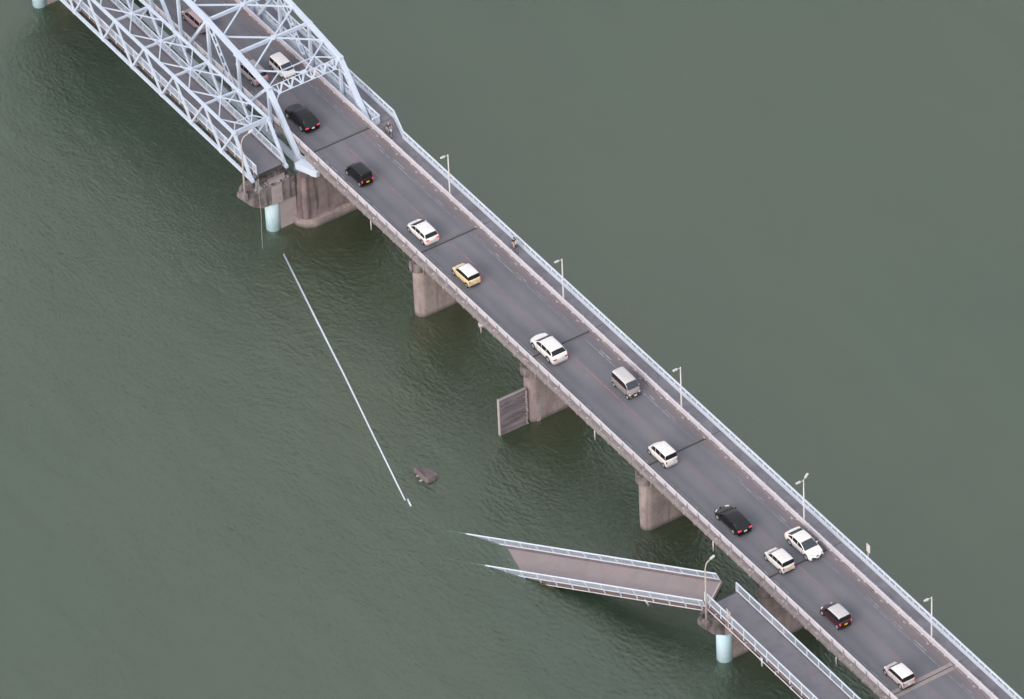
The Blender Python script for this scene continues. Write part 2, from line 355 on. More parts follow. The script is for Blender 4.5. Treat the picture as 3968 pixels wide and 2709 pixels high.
# guardrails
def guardrail(name, label, x, sgn, y0, y1, n):
    g = thing(name, label, 'guardrail', (x, (y0 + y1) / 2, 0.13), 'guardrails along the carriageway')
    z0 = 0.14
    MB().box(x - 0.11, x + 0.11, y0, y1, 0.84, 0.95).build('top_rail', M['guard'], g, bevel=0.02)
    MB().box(x - 0.05, x + 0.05, y0, y1, 0.60, 0.67).build('rail', M['guard'], g, bevel=0.015)
    MB().box(x - 0.05, x + 0.05, y0, y1, 0.38, 0.45).build('rail', M['guard'], g, bevel=0.015)
    xo = x + sgn * 0.13
    mb = MB(); mb.beam((xo - 0.0, 0, z0), (xo, 0, 0.97), 0.10, 0.06, (0, 1, 0)); mb.box(xo - 0.13, xo + 0.13, -0.13, 0.13, z0, z0 + 0.04)
    for zz in (0.4, 0.61): mb.box(min(x, xo), max(x, xo), -0.03, 0.03, zz - 0.03, zz + 0.03)
    step = (y1 - y0) / n; p0 = None
    for k in range(n):
        y = y1 - (k + 0.5) * step
        if p0 is None:
            p0 = mb.build('post', M['guard_post'] if sgn < 0 else M['guard'], g, origin=(xo, 0, z0)); o = p0
            base = p0.location.copy()
        else: o = p0.copy(); COL.objects.link(o)
        o.location = (base.x, y - g.location.y, base.z)
    return g
SP = S / 11
g1 = guardrail('guardrail', 'three-rail guardrail on the ledge at the left edge of the carriageway, above the piers', -0.60, -1, -126, -126 + SP * 96, 96)
g2 = guardrail('guardrail', 'three-rail guardrail between the carriageway and the right-hand footway with street lamps', 7.17, 1, -126, -126 + SP * 96, 96)
# pale blocks beside the posts, on both kerbs
def blocks(name, label, x, z, y0, dy, n, sx, par=None):
    for k in range(n):
        y = y0 - k * dy
        mb = MB().box(x - sx / 2, x + sx / 2, y - 0.16, y + 0.16, z, z + 0.07); mb.build('mortar_block', M['pale_block'], par, bevel=0.015)
blocks('', '', 6.98, 0.0, -1.7, 2 * SP, 29, 0.16, rb)
blocks('', '', -0.84, 0.142, -1.9, 3 * SP, 20, 0.24, rb)

# right-hand parapet railing: white, solid skirt and top, slotted middle
def slotted_rail(name, label, pts, par=None, z0=0.02, base=0.50):
    L0 = Vector(pts[0])
    g = thing(name, label, 'railing', (pts[0][0], pts[0][1], 0.1), 'white slotted railings beside the footway')
    for a, b in zip(pts[:-1], pts[1:]):
        a = Vector((*a, 0)); b = Vector((*b, 0)); dvec = (b - a); Ln = dvec.length; u = dvec / Ln
        Z = Vector((0, 0, 1))
        MB().beam(a + Z * 1.07, b + Z * 1.07, 0.16, 0.14).build('top_rail', M['white_rail'], g, bevel=0.02)
        MB().beam(a + Z * (z0 + (base - z0) / 2), b + Z * (z0 + (base - z0) / 2), 0.09, base - z0).build('skirt', M['white_rail'], g)
        ng = max(1, round(Ln / 0.97)); gl = Ln / ng
        bal = MB(); bays = 0
        for k in range(ng):
            c = a + u * gl * k
            bal.beam(c + Z * base + u * 0.06, c + Z * 1.0 + u * 0.06, 0.05, 0.15, u)
            nb = 6
            for q in range(nb):
                cc = c + u * (0.12 + (gl - 0.12) * (q + 1) / (nb + 1)); bal.beam(cc + Z * base, cc + Z * 1.0, 0.012, 0.035, u)
            if k % 2 == 1 or k == ng - 1:
                bal.beam(c + u * gl - u * min(2, 1 + (k % 2)) * gl + Z * (base + 0.015), c + u * gl * 0.99 + Z * (base + 0.015), 0.08, 0.03)
                bal.build('slotted_panel', M['white_rail'], g); bal = MB()
    return g
slotted_rail('parapet_railing', 'white slotted railing along the outer right edge of the footway, kinked at the truss', [(8.93, YN), (8.93, -3.75), (10.05, -0.2), (10.05, YF)])
slotted_rail('parapet_railing', 'white slotted railing on the inner side of the footway beside the large truss', [(8.38, -0.05), (8.38, YF)])
g = slotted_rail('parapet_railing', 'short white gate panel closing the gap between guardrail and inner footway railing', [(7.42, -0.06), (8.30, -0.06)])

# ------------------------------------------------------------------ main truss
tb = thing('truss_bridge', 'large pale blue steel through truss with a curved top chord over the road', 'bridge', (3.5, 24.7, -1.6))
XL, XR = -1.02, 7.92
NY = [0.68 + 6.03 * k for k in range(9)]
ZT = {1: 4.9, 2: 5.75, 3: 6.45, 4: 6.80, 5: 6.45, 6: 5.75, 7: 4.9}
ZB = -1.62
def P3(x, k, top): return Vector((x, NY[k], ZT[k] if top else ZB))
for x in (XL, XR):
    mb = MB()
    for k in range(1, 7): mb.beam(P3(x, k, True), P3(x, k + 1, True), 0.50, 0.50)
    for k in range(1, 8): mb.box(x - 0.27, x + 0.27, NY[k] - 0.45, NY[k] + 0.45, ZT[k] - 0.42, ZT[k] + 0.27)
    mb.build('top_chord', M['steel'], tb, bevel=0.03)
    mb = MB().beam((x, NY[0] - 0.3, ZB), (x, NY[8] + 0.3, ZB), 0.5, 0.62)
    for k in range(0, 9): mb.box(x - 0.28, x + 0.28, NY[k] - 0.5, NY[k] + 0.5, ZB - 0.36, ZB + 0.45)
    mb.build('bottom_chord', M['steel'], tb, bevel=0.02)
    for a, b in ((0, 1), (8, 7)):
        mb = MB().beam(P3(x, a, False), P3(x, b, True), 0.52, 0.60)
        mb.box(x - 0.31, x + 0.31, NY[a] - 0.55, NY[a] + 0.75, ZB - 0.4, ZB + 0.95); mb.build('end_post', M['steel'], tb, bevel=0.03)
    for k in range(1, 8):
        mb = MB().beam(P3(x, k, False), P3(x, k, True) - Vector((0, 0, 0.2)), 0.30, 0.34, (0, 1, 0)); mb.build('vertical', M['steel'], tb, bevel=0.02)
    for a, b, kind in ((2, 1, 's'), (2, 3, 'b'), (4, 3, 's'), (4, 5, 's'), (6, 5, 'b'), (6, 7, 's')):
        p, q = P3(x, a, False), P3(x, b, True)
        if kind == 's': MB().beam(p, q, 0.36, 0.32).build('diagonal', M['steel'], tb, bevel=0.02)
        else:                                          # battened diagonal: two channels and tie plates with gaps
            mb = MB(); 
            for s_ in (-0.17, 0.17): mb.beam(p + Vector((s_, 0, 0)), q + Vector((s_, 0, 0)), 0.07, 0.22)
            nn = 9
            for i in range(nn):
                c = p.lerp(q, (i + 0.5) / nn); dv = (q - p).normalized(); mb.beam(c - dv * 0.17, c + dv * 0.17, 0.30, 0.20)
            mb.build('diagonal', M['steel'], tb)
# cross struts, and lateral bracing that forms a diamond around the middle of each strut
XM = (XL + XR) / 2
def zt(y):
    for k in range(1, 7):
        if NY[k] <= y <= NY[k + 1]:
            f = (y - NY[k]) / (NY[k + 1] - NY[k]); return ZT[k] * (1 - f) + ZT[k + 1] * f
    return ZT[1]
for k in range(2, 7):
    mb = MB().beam((XL, NY[k], ZT[k] - 0.02), (XR, NY[k], ZT[k] - 0.02), 0.24, 0.42)
    mb.prism([(XM - 0.55, NY[k]), (XM, NY[k] - 0.38), (XM + 0.55, NY[k]), (XM, NY[k] + 0.38)], ZT[k] - 0.03, ZT[k] + 0.20)
    mb.build('cross_strut', M['steel'], tb, bevel=0.015)
for k in range(2, 7):
    mb = MB()
    for x in (XL, XR):
        for dy in (-3.015, 3.015):
            y = NY[k] + dy; mb.beam((XM, NY[k], ZT[k] + 0.07), (x, y, zt(y)), 0.17, 0.13)
            if dy < 0 or k == 6: mb.box(x - (0.5 if x > XM else 0.0), x + (0.5 if x < XM else 0.0), y - 0.22, y + 0.22, zt(y) - 0.10, zt(y) - 0.02)
    mb.build('lateral_bracing', M['steel'], tb)
for kk, sgn in ((1, 1), (7, -1)):                       # end panels
    y1 = NY[kk]; ym = y1 + sgn * 3.015; zm = zt(ym); z1 = ZT[1]
    a = Vector((XL, ym, zm)); b = Vector((XM + 0.0, y1, z1)); c = Vector((XR, ym, zm))
    mb = MB().beam(a, b, 0.15, 0.12).beam(c, b, 0.15, 0.12)
    pa, pc = a.lerp(b, 0.52), c.lerp(b, 0.52)
    mb.beam(pa, pc, 0.11, 0.10).beam(pa, (XL, y1, z1), 0.11, 0.10).beam(pc, (XR, y1, z1), 0.11, 0.10)
    mb.box(XM - 0.33, XM + 0.33, y1 - 0.25, y1 + 0.3, z1 - 0.12, z1 + 0.12)
    mb.build('lateral_bracing', M['steel'], tb)
    # portal frame: lattice girder lying in the plane of the end posts, with curved knees
    dn = (P3(XL, 0, False) - P3(XL, 1, True)) if kk == 1 else (P3(XL, 8, False) - P3(XL, 7, True)); dn.normalize()
    o0 = Vector((0, y1, z1)); X = Vector((1, 0, 0)); nrm = dn.cross(X)
    def pp(x, t): return o0 + X * x + dn * t
    mb = MB(); x0, x1 = XL + 0.25, XR - 0.25
    mb.beam(pp(x0, 0.0), pp(x1, 0.0), 0.10, 0.14, nrm); mb.beam(pp(x0 + 0.75, 1.0), pp(x1 - 0.75, 1.0), 0.10, 0.14, nrm)
    nW = 12; xs = [x0 + 0.1 + (x1 - x0 - 0.2) * i / nW for i in range(nW + 1)]
    for i in range(nW):
        ta = 0.03 if i % 2 == 0 else 0.97; tc = 0.97 if i % 2 == 0 else 0.03
        mb.beam(pp(xs[i], ta), pp(xs[i + 1], tc), 0.17, 0.12, nrm)
        if i % 2 == 1: mb.beam(pp(xs[i], 0.03), pp(xs[i], 0.97), 0.10, 0.12, nrm)
    for i in range(nW + 1):                             # gusset webs leave rounded openings
        t_ = 0.1 if i % 2 == 0 else 0.9; c0 = pp(xs[i], t_); mb.beam(c0 - X * 0.24, c0 + X * 0.24, 0.26, 0.06, nrm)
    for xa, sg in ((x0, 1), (x1, -1)):
        arc = [pp(xa + sg * 0.95 * (1 - math.cos(q)) if False else xa + sg * (0.95 - 0.95 * math.sin(q)), 1.0 + 1.15 * (1 - math.cos(q))) for q in [i * math.pi / 2 / 6 for i in range(7)]]
        for i in range(6): mb.beam(arc[i], arc[i + 1], 0.10, 0.13, nrm)
        mb.beam(pp(xa + sg * 0.95, 1.0), pp(xa, 0.25), 0.10, 0.14, nrm)
    mb.build('portal_frame', M['steel'], tb)
# floor: cross beams, stringers, side plates, kerbs of the truss roadway
for k in range(9): MB().box(XL + 0.28, XR - 0.28, NY[k] - 0.18, NY[k] + 0.18, -1.75, -0.7).build('floor_beam', M['steel'], tb)
mb = MB()
for x in (0.6, 2.2, 3.8, 5.4, 6.9): mb.box(x - 0.12, x + 0.12, 0.2, 49.3, -0.75, -0.33)
mb.build('stringer', M['steel'], tb)
MB().box(-0.42, 7.2, -0.05, YF, -0.325, -0.205).build('deck_slab', M['ledge'], tb)
MB().box(-0.72, -0.325, -0.03, YF, -0.30, 0.14).build('kerb_ledge', M['ledge'], tb)
MB().box(7.06, 7.30, -0.04, YF, -0.30, 0.13).build('kerb', M['ledge'], tb)
MB().box(7.55, 8.36, 0.2, YF, -0.62, -0.50).build('side_plate', M['steel'], tb)
MB().box(8.34, 10.0, 0.0, YF, -0.42, -0.17).build('footway_frame', M['steel'], tb)
for k in range(9): MB().prism([(8.25, -1.5), (8.25, -0.43), (9.95, -0.43), (9.95, -0.55)], NY[k] - 0.08, NY[k] + 0.08, 'y').build('footway_bracket', M['steel'], tb)
# deep plated end shoes stepping down to the pier
for x in (XL, XR):
    MB().prism([(0.25, -0.45), (2.1, -1.30), (2.1, -3.1), (1.75, -3.2), (-2.5, -1.2), (-2.65, -0.35)], x - 0.20, x + 0.20, 'x').build('end_shoe', M['steel'], tb, bevel=0.02)
MB().prism([(-1.23, 0.30), (-2.20, 0.12), (-2.16, -0.10), (-1.23, -2.50)], -1.22, -0.42).build('end_cover', M['steel'], tb, bevel=0.02)
# outriggers to the next bridge: short raking struts
for k in (1, 3, 5, 7):
    pass

# ------------------------------------------------------------------ footbridge truss
ft = thing('footbridge_truss', 'small pale blue truss footbridge left of the large truss, ending at a broken pier', 'footbridge', (-5.2, 24.4, -0.5))
FL, FR = -7.35, -3.15
by = [0.45 + 6.04 * k for k in range(9)]; ty = [0.45 + 3.02 + 6.04 * k for k in range(8)]
FZ, FB = 3.80, -0.52
for x in (FL, FR):
    mb = MB().beam((x, ty[0], FZ), (x, ty[-1], FZ), 0.30, 0.28)
    for y in ty: mb.box(x - 0.17, x + 0.17, y - 0.3, y + 0.3, FZ - 0.22, FZ + 0.15)
    mb.build('top_chord', M['steel'], ft, bevel=0.02)
    mb = MB().beam((x, by[0] - 0.35, FB), (x, by[-1] + 0.35, FB), 0.30, 0.32)
    for y in by: mb.box(x - 0.17, x + 0.17, y - 0.28, y + 0.28, FB - 0.18, FB + 0.24)
    mb.build('bottom_chord', M['steel'], ft, bevel=0.02)
    for k in range(8):
        for a, thick in ((by[k], 0.27), (by[k + 1], 0.22)):
            end = (k == 0 and a == by[0]) or (k == 7 and a == by[8])
            MB().beam((x, a, FB), (x, ty[k], FZ), 0.30 if end else 0.20, 0.32 if end else 0.22).build('end_post' if end else 'diagonal', M['steel'], ft, bevel=0.015)
FM = (FL + FR) / 2
for k, y in enumerate(ty):
    if k in (0, 7):
        mb = MB().beam((FL, y, FZ - 0.02), (FR, y, FZ - 0.02), 0.16, 0.62)
        for x, s_ in ((FL, 1), (FR, -1)):               # solid rounded corner knees
            sg = -1 if k == 0 else 1
            mb.prism([(x + s_ * 0.14, FZ - 0.3), (x + s_ * 0.95, FZ - 0.3), (x + s_ * 0.55, FZ - 0.42), (x + s_ * 0.36, FZ - 0.7), (x + s_ * 0.30, FZ - 1.5), (x + s_ * 0.14, FZ - 1.7)], y - 0.07, y + 0.07, 'y')
        mb.build('portal_beam', M['steel'], ft, bevel=0.02)
    else:
        mb = MB().beam((FL, y, FZ), (FR, y, FZ), 0.15, 0.26); mb.prism([(FM - 0.35, y), (FM, y - 0.3), (FM + 0.35, y), (FM, y + 0.3)], FZ - 0.02, FZ + 0.145)
        mb.build('cross_strut', M['steel'], ft)
    mb = MB()
    for x in (FL, FR):
        for dy in (-3.02, 3.02):
            yy = y + dy
            if ty[0] < yy < ty[-1] and k not in (0, 7): mb.beam((FM, y, FZ + 0.05), (x, yy, FZ + 0.02), 0.12, 0.10)
            if k in (0, 7) and ty[0] < yy < ty[-1]:
                a = Vector((FM, y, FZ)); b = Vector((x, yy, FZ)); mb.beam(a, b, 0.12, 0.10); c = a.lerp(b, 0.5); mb.beam(c, (x, y, FZ), 0.10, 0.09)
    if k in (0, 7):
        yy = y + (3.02 if k == 0 else -3.02); mb.beam(((FM + FL) / 2, (y + yy) / 2, FZ), ((FM + FR) / 2, (y + yy) / 2, FZ), 0.10, 0.09)
    mb.build('lateral_bracing', M['steel'], ft)
for y in [0.85] + by[1:]: MB().box(FL + 0.16, FR - 0.16, y - 0.1, y + 0.1, FB - 0.16, FB + 0.12).build('floor_beam', M['steel'], ft)
MB().box(-6.62, -3.72, 0.30, 48.7, -0.24, 0.0).build('deck', M['path'], ft)
mb = MB().box(-6.78, -6.625, 0.45, 48.75, -0.42, 0.07); mb.box(-3.715, -3.56, 0.45, 48.75, -0.42, 0.07); mb.build('edge_beam', M['fascia'], ft)
MB().box(-6.62, -3.72, 0.20, 0.29, -0.18, 0.02).build('end_plate', M['joint_dark'], ft)
mb = MB()
for k in range(26): y = 1.5 + 1.85 * k; mb.beam((-7.12, y, -0.9), (-7.12, y, -0.2), 0.07, 0.07)
mb.tube([(-7.12, 0.6, -0.85), (-7.12, 48.5, -0.85)], 0.07, 8); mb.build('hanging_pipe', M['fascia'], ft)

def baluster_rail(par, O, a, s, n, u, y0, y1, side, dz=0.0, pitch=1.93, mat=None, gap=0.115, hts=(1.10, 0.14), bw=0.012):
    """baluster railing in a frame: O origin, a along, s across, n up; u = offset across; posts stand outboard"""
    mat = mat or M['white_rail']
    F = lambda t, v, h: O + a * t + s * v + n * h
    top = MB().beam(F(y0, u, hts[0]), F(y1, u, hts[0]), 0.13, 0.10, n); top.build('top_rail', mat, par, bevel=0.015)
    t = y0; k = 0
    while t < y1 - 0.05:
        te = min(t + pitch, y1); mb = MB().beam(F(t, u, hts[1]), F(te, u, hts[1]), 0.09, 0.09, n); nb = max(1, round((te - t) / gap)); gg = (te - t) / nb
        for i in range(nb): q = t + gg * (i + 0.5); mb.beam(F(q, u, hts[1]), F(q, u, hts[0]), bw, 0.035, a)
        mb.build('baluster_panel', mat, par); t = te
    t = y0 + 0.5
    while t < y1:
        MB().beam(F(t, u + side * 0.05, -0.28), F(t, u + side * 0.05, hts[0]), 0.08, 0.09, a).build('post', mat, par); t += pitch
    for e_ in (y0, y1): MB().beam(F(e_, u, -0.02), F(e_, u, hts[0] + 0.04), 0.10, 0.12, a).build('end_post', mat, par)
V3 = Vector
for u, sd_ in ((-6.76, -1), (-3.44, 1)):
    g = thing('footbridge_railing', ('white baluster railing on the %s side of the deck inside the small truss footbridge' % ('left, river' if u < -5 else 'right, road')), 'railing', (u, 24, 0.0), 'railings of the footbridges')
    baluster_rail(g, V3((0, 0, 0)), V3((0, 1, 0)), V3((1, 0, 0)), V3((0, 0, 1)), u, 0.4, 48.5, sd_, pitch=1.86, gap=0.10)

# ------------------------------------------------------------------ near footbridge (standing)
nb = thing('footbridge_deck', 'standing footbridge deck with white railings at the lower right, beside the road bridge', 'footbridge', (-5.2, -104, -0.4))
y0n, y1n = -126.0, -83.05
MB().box(-6.50, -3.70, y0n, y1n, -0.22, 0.0).build('deck', M['path'], nb)
mb = MB().box(-6.78, -6.505, y0n, y1n, -0.62, 0.05); mb.box(-3.695, -3.50, y0n, y1n, -0.62, 0.05); mb.build('edge_beam', M['fascia'], nb)
mb = MB()
for x in (-6.1, -4.1): mb.box(x - 0.16, x + 0.16, y0n, y1n - 0.4, -1.15, -0.225)
mb.build('girder', M['steel_dark'], nb)
MB().box(-6.45, -3.75, y1n + 0.005, y1n + 0.16, -0.3, 0.015).build('end_plate', M['joint_dark'], nb)
mb = MB().tube([(-6.98, y0n, -0.62), (-6.98, y1n + 0.6, -0.62)], 0.055, 8)
for k in range(17): y = y1n - 1.0 - k * 2.55; mb.beam((-6.98, y, -0.75), (-6.98, y, -0.35), 0.07, 0.1); mb.beam((-6.98, y, -0.4), (-6.78, y, -0.4), 0.05, 0.05)
mb.build('service_pipe', M['guard'], nb)
for y in (-91.9, -102.5): MB().tube([(-6.93, y, -0.35), (-6.93, y, -1.35)], 0.09, 10).build('drain_pipe', M['white_rail'], nb, smooth=True)
for u, sd_, yy in ((-6.86, -1, -82.2), (-3.58, 1, -82.85)):
    g = thing('footbridge_railing', ('white baluster railing on the %s side of the standing footbridge at the lower right' % ('left, river' if u < -5 else 'right, road')), 'railing', (u, -104, 0), 'railings of the footbridges')
    baluster_rail(g, V3((0, 0, 0)), V3((0, 1, 0)), V3((1, 0, 0)), V3((0, 0, 1)), u, y0n, yy, sd_, gap=0.15, bw=0.014)

# ------------------------------------------------------------------ fallen span
a = V3((-0.408, 0.880, -0.243)).normalized(); s = V3((0.832, 0.468, 0.299)); n = a.cross(s) * -1; s = a.cross(n).normalized()
if n.z < 0: n = -n
s = a.cross(n).normalized(); O = V3((-3.94, -79.45, -2.62))
fs = thing('fallen_footbridge_span', 'collapsed footbridge span sloping from the near pier down into the river', 'footbridge', O)
F = lambda t, v, h: O + a * t + s * v + n * h
def fbox(t0, t1, v0, v1, h0, h1, mb): return mb.hexa([F(t0, v0, h0), F(t0, v1, h0), F(t1, v1, h0), F(t1, v0, h0), F(t0, v0, h1), F(t0, v1, h1), F(t1, v1, h1), F(t1, v0, h1)])
LF = 41.0
fbox(0.05, LF, -1.40, 1.40, -0.22, 0.0, MB()).build('deck', M['path_fallen'], fs)
mb = MB(); fbox(0, LF, -1.62, -1.405, -0.62, 0.07, mb); fbox(0, LF, 1.405, 1.62, -0.62, 0.07, mb); mb.build('edge_beam', M['fascia'], fs)
mb = MB()
for v in (-1.0, 1.0): fbox(0.15, LF, v - 0.14, v + 0.14, -1.15, -0.225, mb)
for t in range(0, 40, 4): fbox(t + 0.2, t + 0.35, -0.85, 0.85, -1.0, -0.3, mb)
mb.beam(F(0.25, -1.0, -1.05), F(0.25, 1.0, -0.3), 0.1, 0.1); mb.beam(F(0.25, 1.0, -1.05), F(0.25, -1.0, -0.3), 0.1, 0.1)
mb.build('girder', M['steel_dark'], fs)
fbox(-0.12, 0.045, -1.5, 1.6, -0.3, 0.02, MB()).build('end_plate', M['pale_block'], fs)
mb = MB()
for k in range(16): t = 0.8 + k * 1.93; mb.beam(F(t, -1.66, -0.75), F(t, -1.66, -0.45), 0.09, 0.1, n)
mb.tube([F(0, -1.69, -0.63), F(LF, -1.69, -0.63)], 0.05, 8); mb.build('service_pipe', M['guard'], fs)
mb = MB().tube([F(7.6, -1.62, -0.5), F(7.6, -1.62, -1.5)], 0.09, 8); mb.build('drain_pipe', M['white_rail'], fs, smooth=True)
for u, sd_ in ((-1.66, -1), (1.64, 1)):
    g = thing('footbridge_railing', ('white baluster railing on the %s side of the collapsed, sloping footbridge span' % ('nearer, left' if u < 0 else 'farther, right')), 'railing', F(0, u, 0), 'railings of the footbridges')
    baluster_rail(g, O, a, s, n, u, 0.1, LF, sd_, gap=0.12, bw=0.025, hts=(1.10, 0.16))

# ------------------------------------------------------------------ piers
def stadium(x0, x1, cy, r, k=12):
    P = [(x0 + r - r * math.sin(q) * 1.0, cy + r * math.cos(q)) for q in [math.pi * i / k for i in range(k + 1)]]
    Q = [(x1 - r + r * math.sin(q), cy - r * math.cos(q)) for q in [math.pi * i / k for i in range(k + 1)]]
    return P + Q
pl = ['round-nosed concrete pier nearest the truss, with a pale rectangular patch on its side', 'round-nosed concrete pier with a broken concrete fin attached to its nose',
      'round-nosed concrete pier with dark vertical staining, between the fin pier and the fallen span', 'concrete pier half hidden behind the standing footbridge at the lower right']
for k in range(4):
    cy = -S * (k + 1) + 0.58
    pr = thing('bridge_pier', pl[k], 'pier', (3.7, cy, WZ), 'concrete piers of the road bridge')
    MB().prism(stadium(-0.62, 8.1, cy, 0.86), WZ - 1.5, -2.35).build('shaft', M['pier'], pr)
    MB().prism(stadium(-0.95, 8.4, cy, 0.98), -2.35, -1.15 if k < 3 else -1.2).build('cap', M['cap'], pr, bevel=0.03)
    mb = MB()
    for x in (0.6, 2.6, 4.6, 6.6):
        for dy in (-0.55, 0.45): mb.box(x - 0.3, x + 0.3, cy + dy - 0.2, cy + dy + 0.2, -1.2, -1.5 + 0.0)
    MB().box(-0.05, 0.13, cy - 1.15, cy - 0.99, -2.5, -1.3).build('rusty_bracket', M['rust'] if k == 0 else M['pier'], pr)
    if k == 0:
        MB().box(2.2, 3.45, cy - 0.868, cy - 0.861, -6.15, -5.35).build('pale_patch', M['pier_pale'], pr)
        MB().beam((-0.02, cy - 1.2, -0.6), (0.35, cy - 1.2, -1.7), 0.10, 0.10).build('broken_pipe', M['white_rail'], pr)
    if k == 1:
        MB().box(0.1, 0.55, cy - 0.885, cy - 0.861, -6.2, WZ - .5).build('pale_patch', M['pier_pale'], pr)
        MB().box(1.9, 2.6, cy - 0.868, cy - 0.861, -4.6, -4.2).build('pale_patch', M['pier_pale'], pr)
# broken fin of the lost footbridge pier, standing against the second pier
fn = thing('broken_pier_fin', 'dark grey broken concrete fin wall standing in the water against a round-nosed pier', 'pier', (-2.5, -41.3, WZ))
mb = MB().box(-4.15, -0.80, -41.5, -41.16, WZ - 1, -3.75); mb.build('wall', M['fin'], fn, bevel=0.03)
mb = MB().box(-4.19, -0.85, -41.52, -41.44, -3.80, -3.69); mb.box(-4.22, -4.12, -41.52, -41.2, WZ, -3.7); mb.build('broken_edge', M['pale_block'], fn)
mb = MB()
for i in range(14):
    z = -4.1 - i * 0.32; x = -0.9 + random.uniform(-0.08, 0.06); mb.box(x - 0.07, x + 0.09, -41.62, -41.5, z - 0.1, z + random.uniform(-0.02, 0.12))
mb.build('torn_joint', M['pale_block'], fn)

# big pier under the truss ends
bp_ = thing('bridge_pier', 'massive stained concrete pier with a rounded footing under the end of the large truss', 'pier', (3.5, 0.3, WZ), 'concrete piers of the road bridge')
MB().prism(stadium(-2.75, 10.2, 0.25, 1.95, 16), WZ - 1.5, -7.38).build('footing', M['pier'], bp_, bevel=0.15)
MB().prism([(-2.25, -0.75), (-2.12, -1.08), (-1.75, -1.27), (9.2, -1.27), (9.6, -0.8), (9.6, 1.3), (-2.25, 1.3)], -7.38, -3.30).build('shaft', M['pier_dark'], bp_)
MB().prism([(-2.25, -0.75), (-2.12, -1.08), (-1.75, -1.27), (9.2, -1.27), (9.6, -0.8), (9.6, -0.1), (-2.25, -0.1)], -3.30, -1.75).build('upper_wall', M['pier_dark'], bp_)
MB().box(-1.6, -0.45, 0.3, 1.45, -3.3, -3.12).build('bearing', M['steel_dark'], bp_)
# far big pier, mirrored
bp2 = thing('bridge_pier', 'massive concrete pier under the far end of the large truss, mostly outside the picture', 'pier', (3.5, 49.0, WZ), 'concrete piers of the road bridge')
MB().prism(stadium(-2.75, 10.2, 49.3, 1.95, 16), WZ - 1.5, -7.38).build('footing', M['pier_pale'], bp2)
MB().prism(stadium(-2.2, 9.6, 49.3, 1.4, 14), -7.38, -3.30).build('shaft', M['pier'], bp2)

# footbridge piers: pale blue column, cap with a pointed, cantilevered nose, wall joining the road pier
def foot_pier(cy, label, colr, dark_wall=False, broken=True, xr=-2.2, tip=-8.8):
    g = thing('footbridge_pier', label, 'pier', (-4.86, cy, WZ), 'piers of the footbridge')
    MB().tube([(-4.86, cy, WZ - 1), (-4.86, cy, -3.2)], 0.80, 28).build('column', M['steel_blue'], g, smooth=True)
    # cap: plan has a chamfered point at the river end; underside slopes up towards it
    top = -2.05
    k1 = tip + 1.1; k2 = tip + 2.3
    pl_ = [(-2.30, cy - 0.95), (k2, cy - 0.95), (k1, cy - 0.90), (tip, cy - 0.20), (tip, cy + 0.35), (k1, cy + 0.95), (k2, cy + 1.0), (-2.30, cy + 1.0)]
    bot = [-4.65, -4.45, -3.75, -2.60, -2.60, -3.75, -4.45, -4.65]
    mb = MB(); nn = len(pl_); mb.v = [(x, y, b) for (x, y), b in zip(pl_, bot)] + [(x, y, top) for x, y in pl_]
    for i in range(nn): mb.face((i, (i + 1) % nn, nn + (i + 1) % nn, nn + i))
    mb.face(range(nn, 2 * nn)); mb.face((0, 7, 6, 1)); mb.face((1, 6, 5, 2)); mb.face((2, 5, 4, 3))
    mb.build('cap', M['cap'], g, bevel=0.02)
    mb = MB().prism([(-2.6, cy + 0.12), (tip + 0.5, cy + 0.12), (tip + 0.25, cy + 0.3), (k1, cy + 0.85), (-2.6, cy + 0.95)], top, top + 0.55); mb.build('upper_cap', M['cap'], g, bevel=0.02)
    mb = MB().prism([(-3.4, cy - 0.6), (-5.4, cy - 0.5), (-5.2, cy + 0.11), (-3.0, cy + 0.11)], top + 0.0, top + 0.22); mb.build('broken_ledge', M['pier_pale'], g, bevel=0.03)
    mb = MB()
    for i in range(26 if broken else 8):
        x = random.uniform(-7.6, -2.9); y = random.uniform(cy - 0.85, cy - 0.15); r_ = random.uniform(0.05, 0.17)
        p = [V3((x + random.uniform(-1, 1) * r_, y + random.uniform(-1, 1) * r_ * 0.7, top + (0.0 if q < 4 else r_ * random.uniform(0.5, 1.2)))) for q in range(8)]
        mb.box(x - r_, x + r_ * random.uniform(0.4, 1.2), y - r_ * 0.6, y + r_ * 0.5, top, top + r_ * random.uniform(0.4, 1.1))
    mb.build('rubble', M['pale_block'], g)
    mb = MB().prism([(-4.05, cy - 0.99), (-5.35, cy - 0.99), (-5.35, cy - 0.955), (-4.05, cy - 0.955)], -4.55, top - 0.1); mb.build('pale_face', M['pier_pale'], g)
    MB().box(-4.3, xr, cy - 0.62, cy + 0.5, WZ - 1, -4.15).build('wall', M['pier_pale'] if not dark_wall else M['pier'], g)
    mb = MB()
    for i in range(13):
        z = -4.4 - i * 0.3; mb.box(xr - 0.04, xr + random.uniform(0.04, 0.16), cy - 0.72, cy - 0.6, z - 0.16, z + random.uniform(-0.02, 0.1))
    mb.box(xr - 0.05, xr + 0.02, cy - 0.70, cy - 0.63, -8.2, -4.2)
    if broken: mb.build('torn_joint', M['pale_block'], g)
    MB().box(tip + 0.02, tip + 0.5, cy - 1.15, cy - 0.45, -2.4, -1.5).build('lamp_plinth', M['cap'], g, bevel=0.04)
    return g
foot_pier(0.95, 'broken footbridge pier with pale blue column and rubble on its cap, below the truss end', 0)
foot_pier(-82.4, 'footbridge pier with pale blue column under the standing deck and the fallen span', 0, dark_wall=True, broken=False, xr=-0.9, tip=-7.75)
foot_pier(49.5, 'footbridge pier with pale blue column at the top left corner of the picture', 0, broken=False)
cp = thing('blue_column_pier', 'pale blue round column under the road bridge at the bottom edge of the picture', 'pier', (1.75, -101.3, WZ))
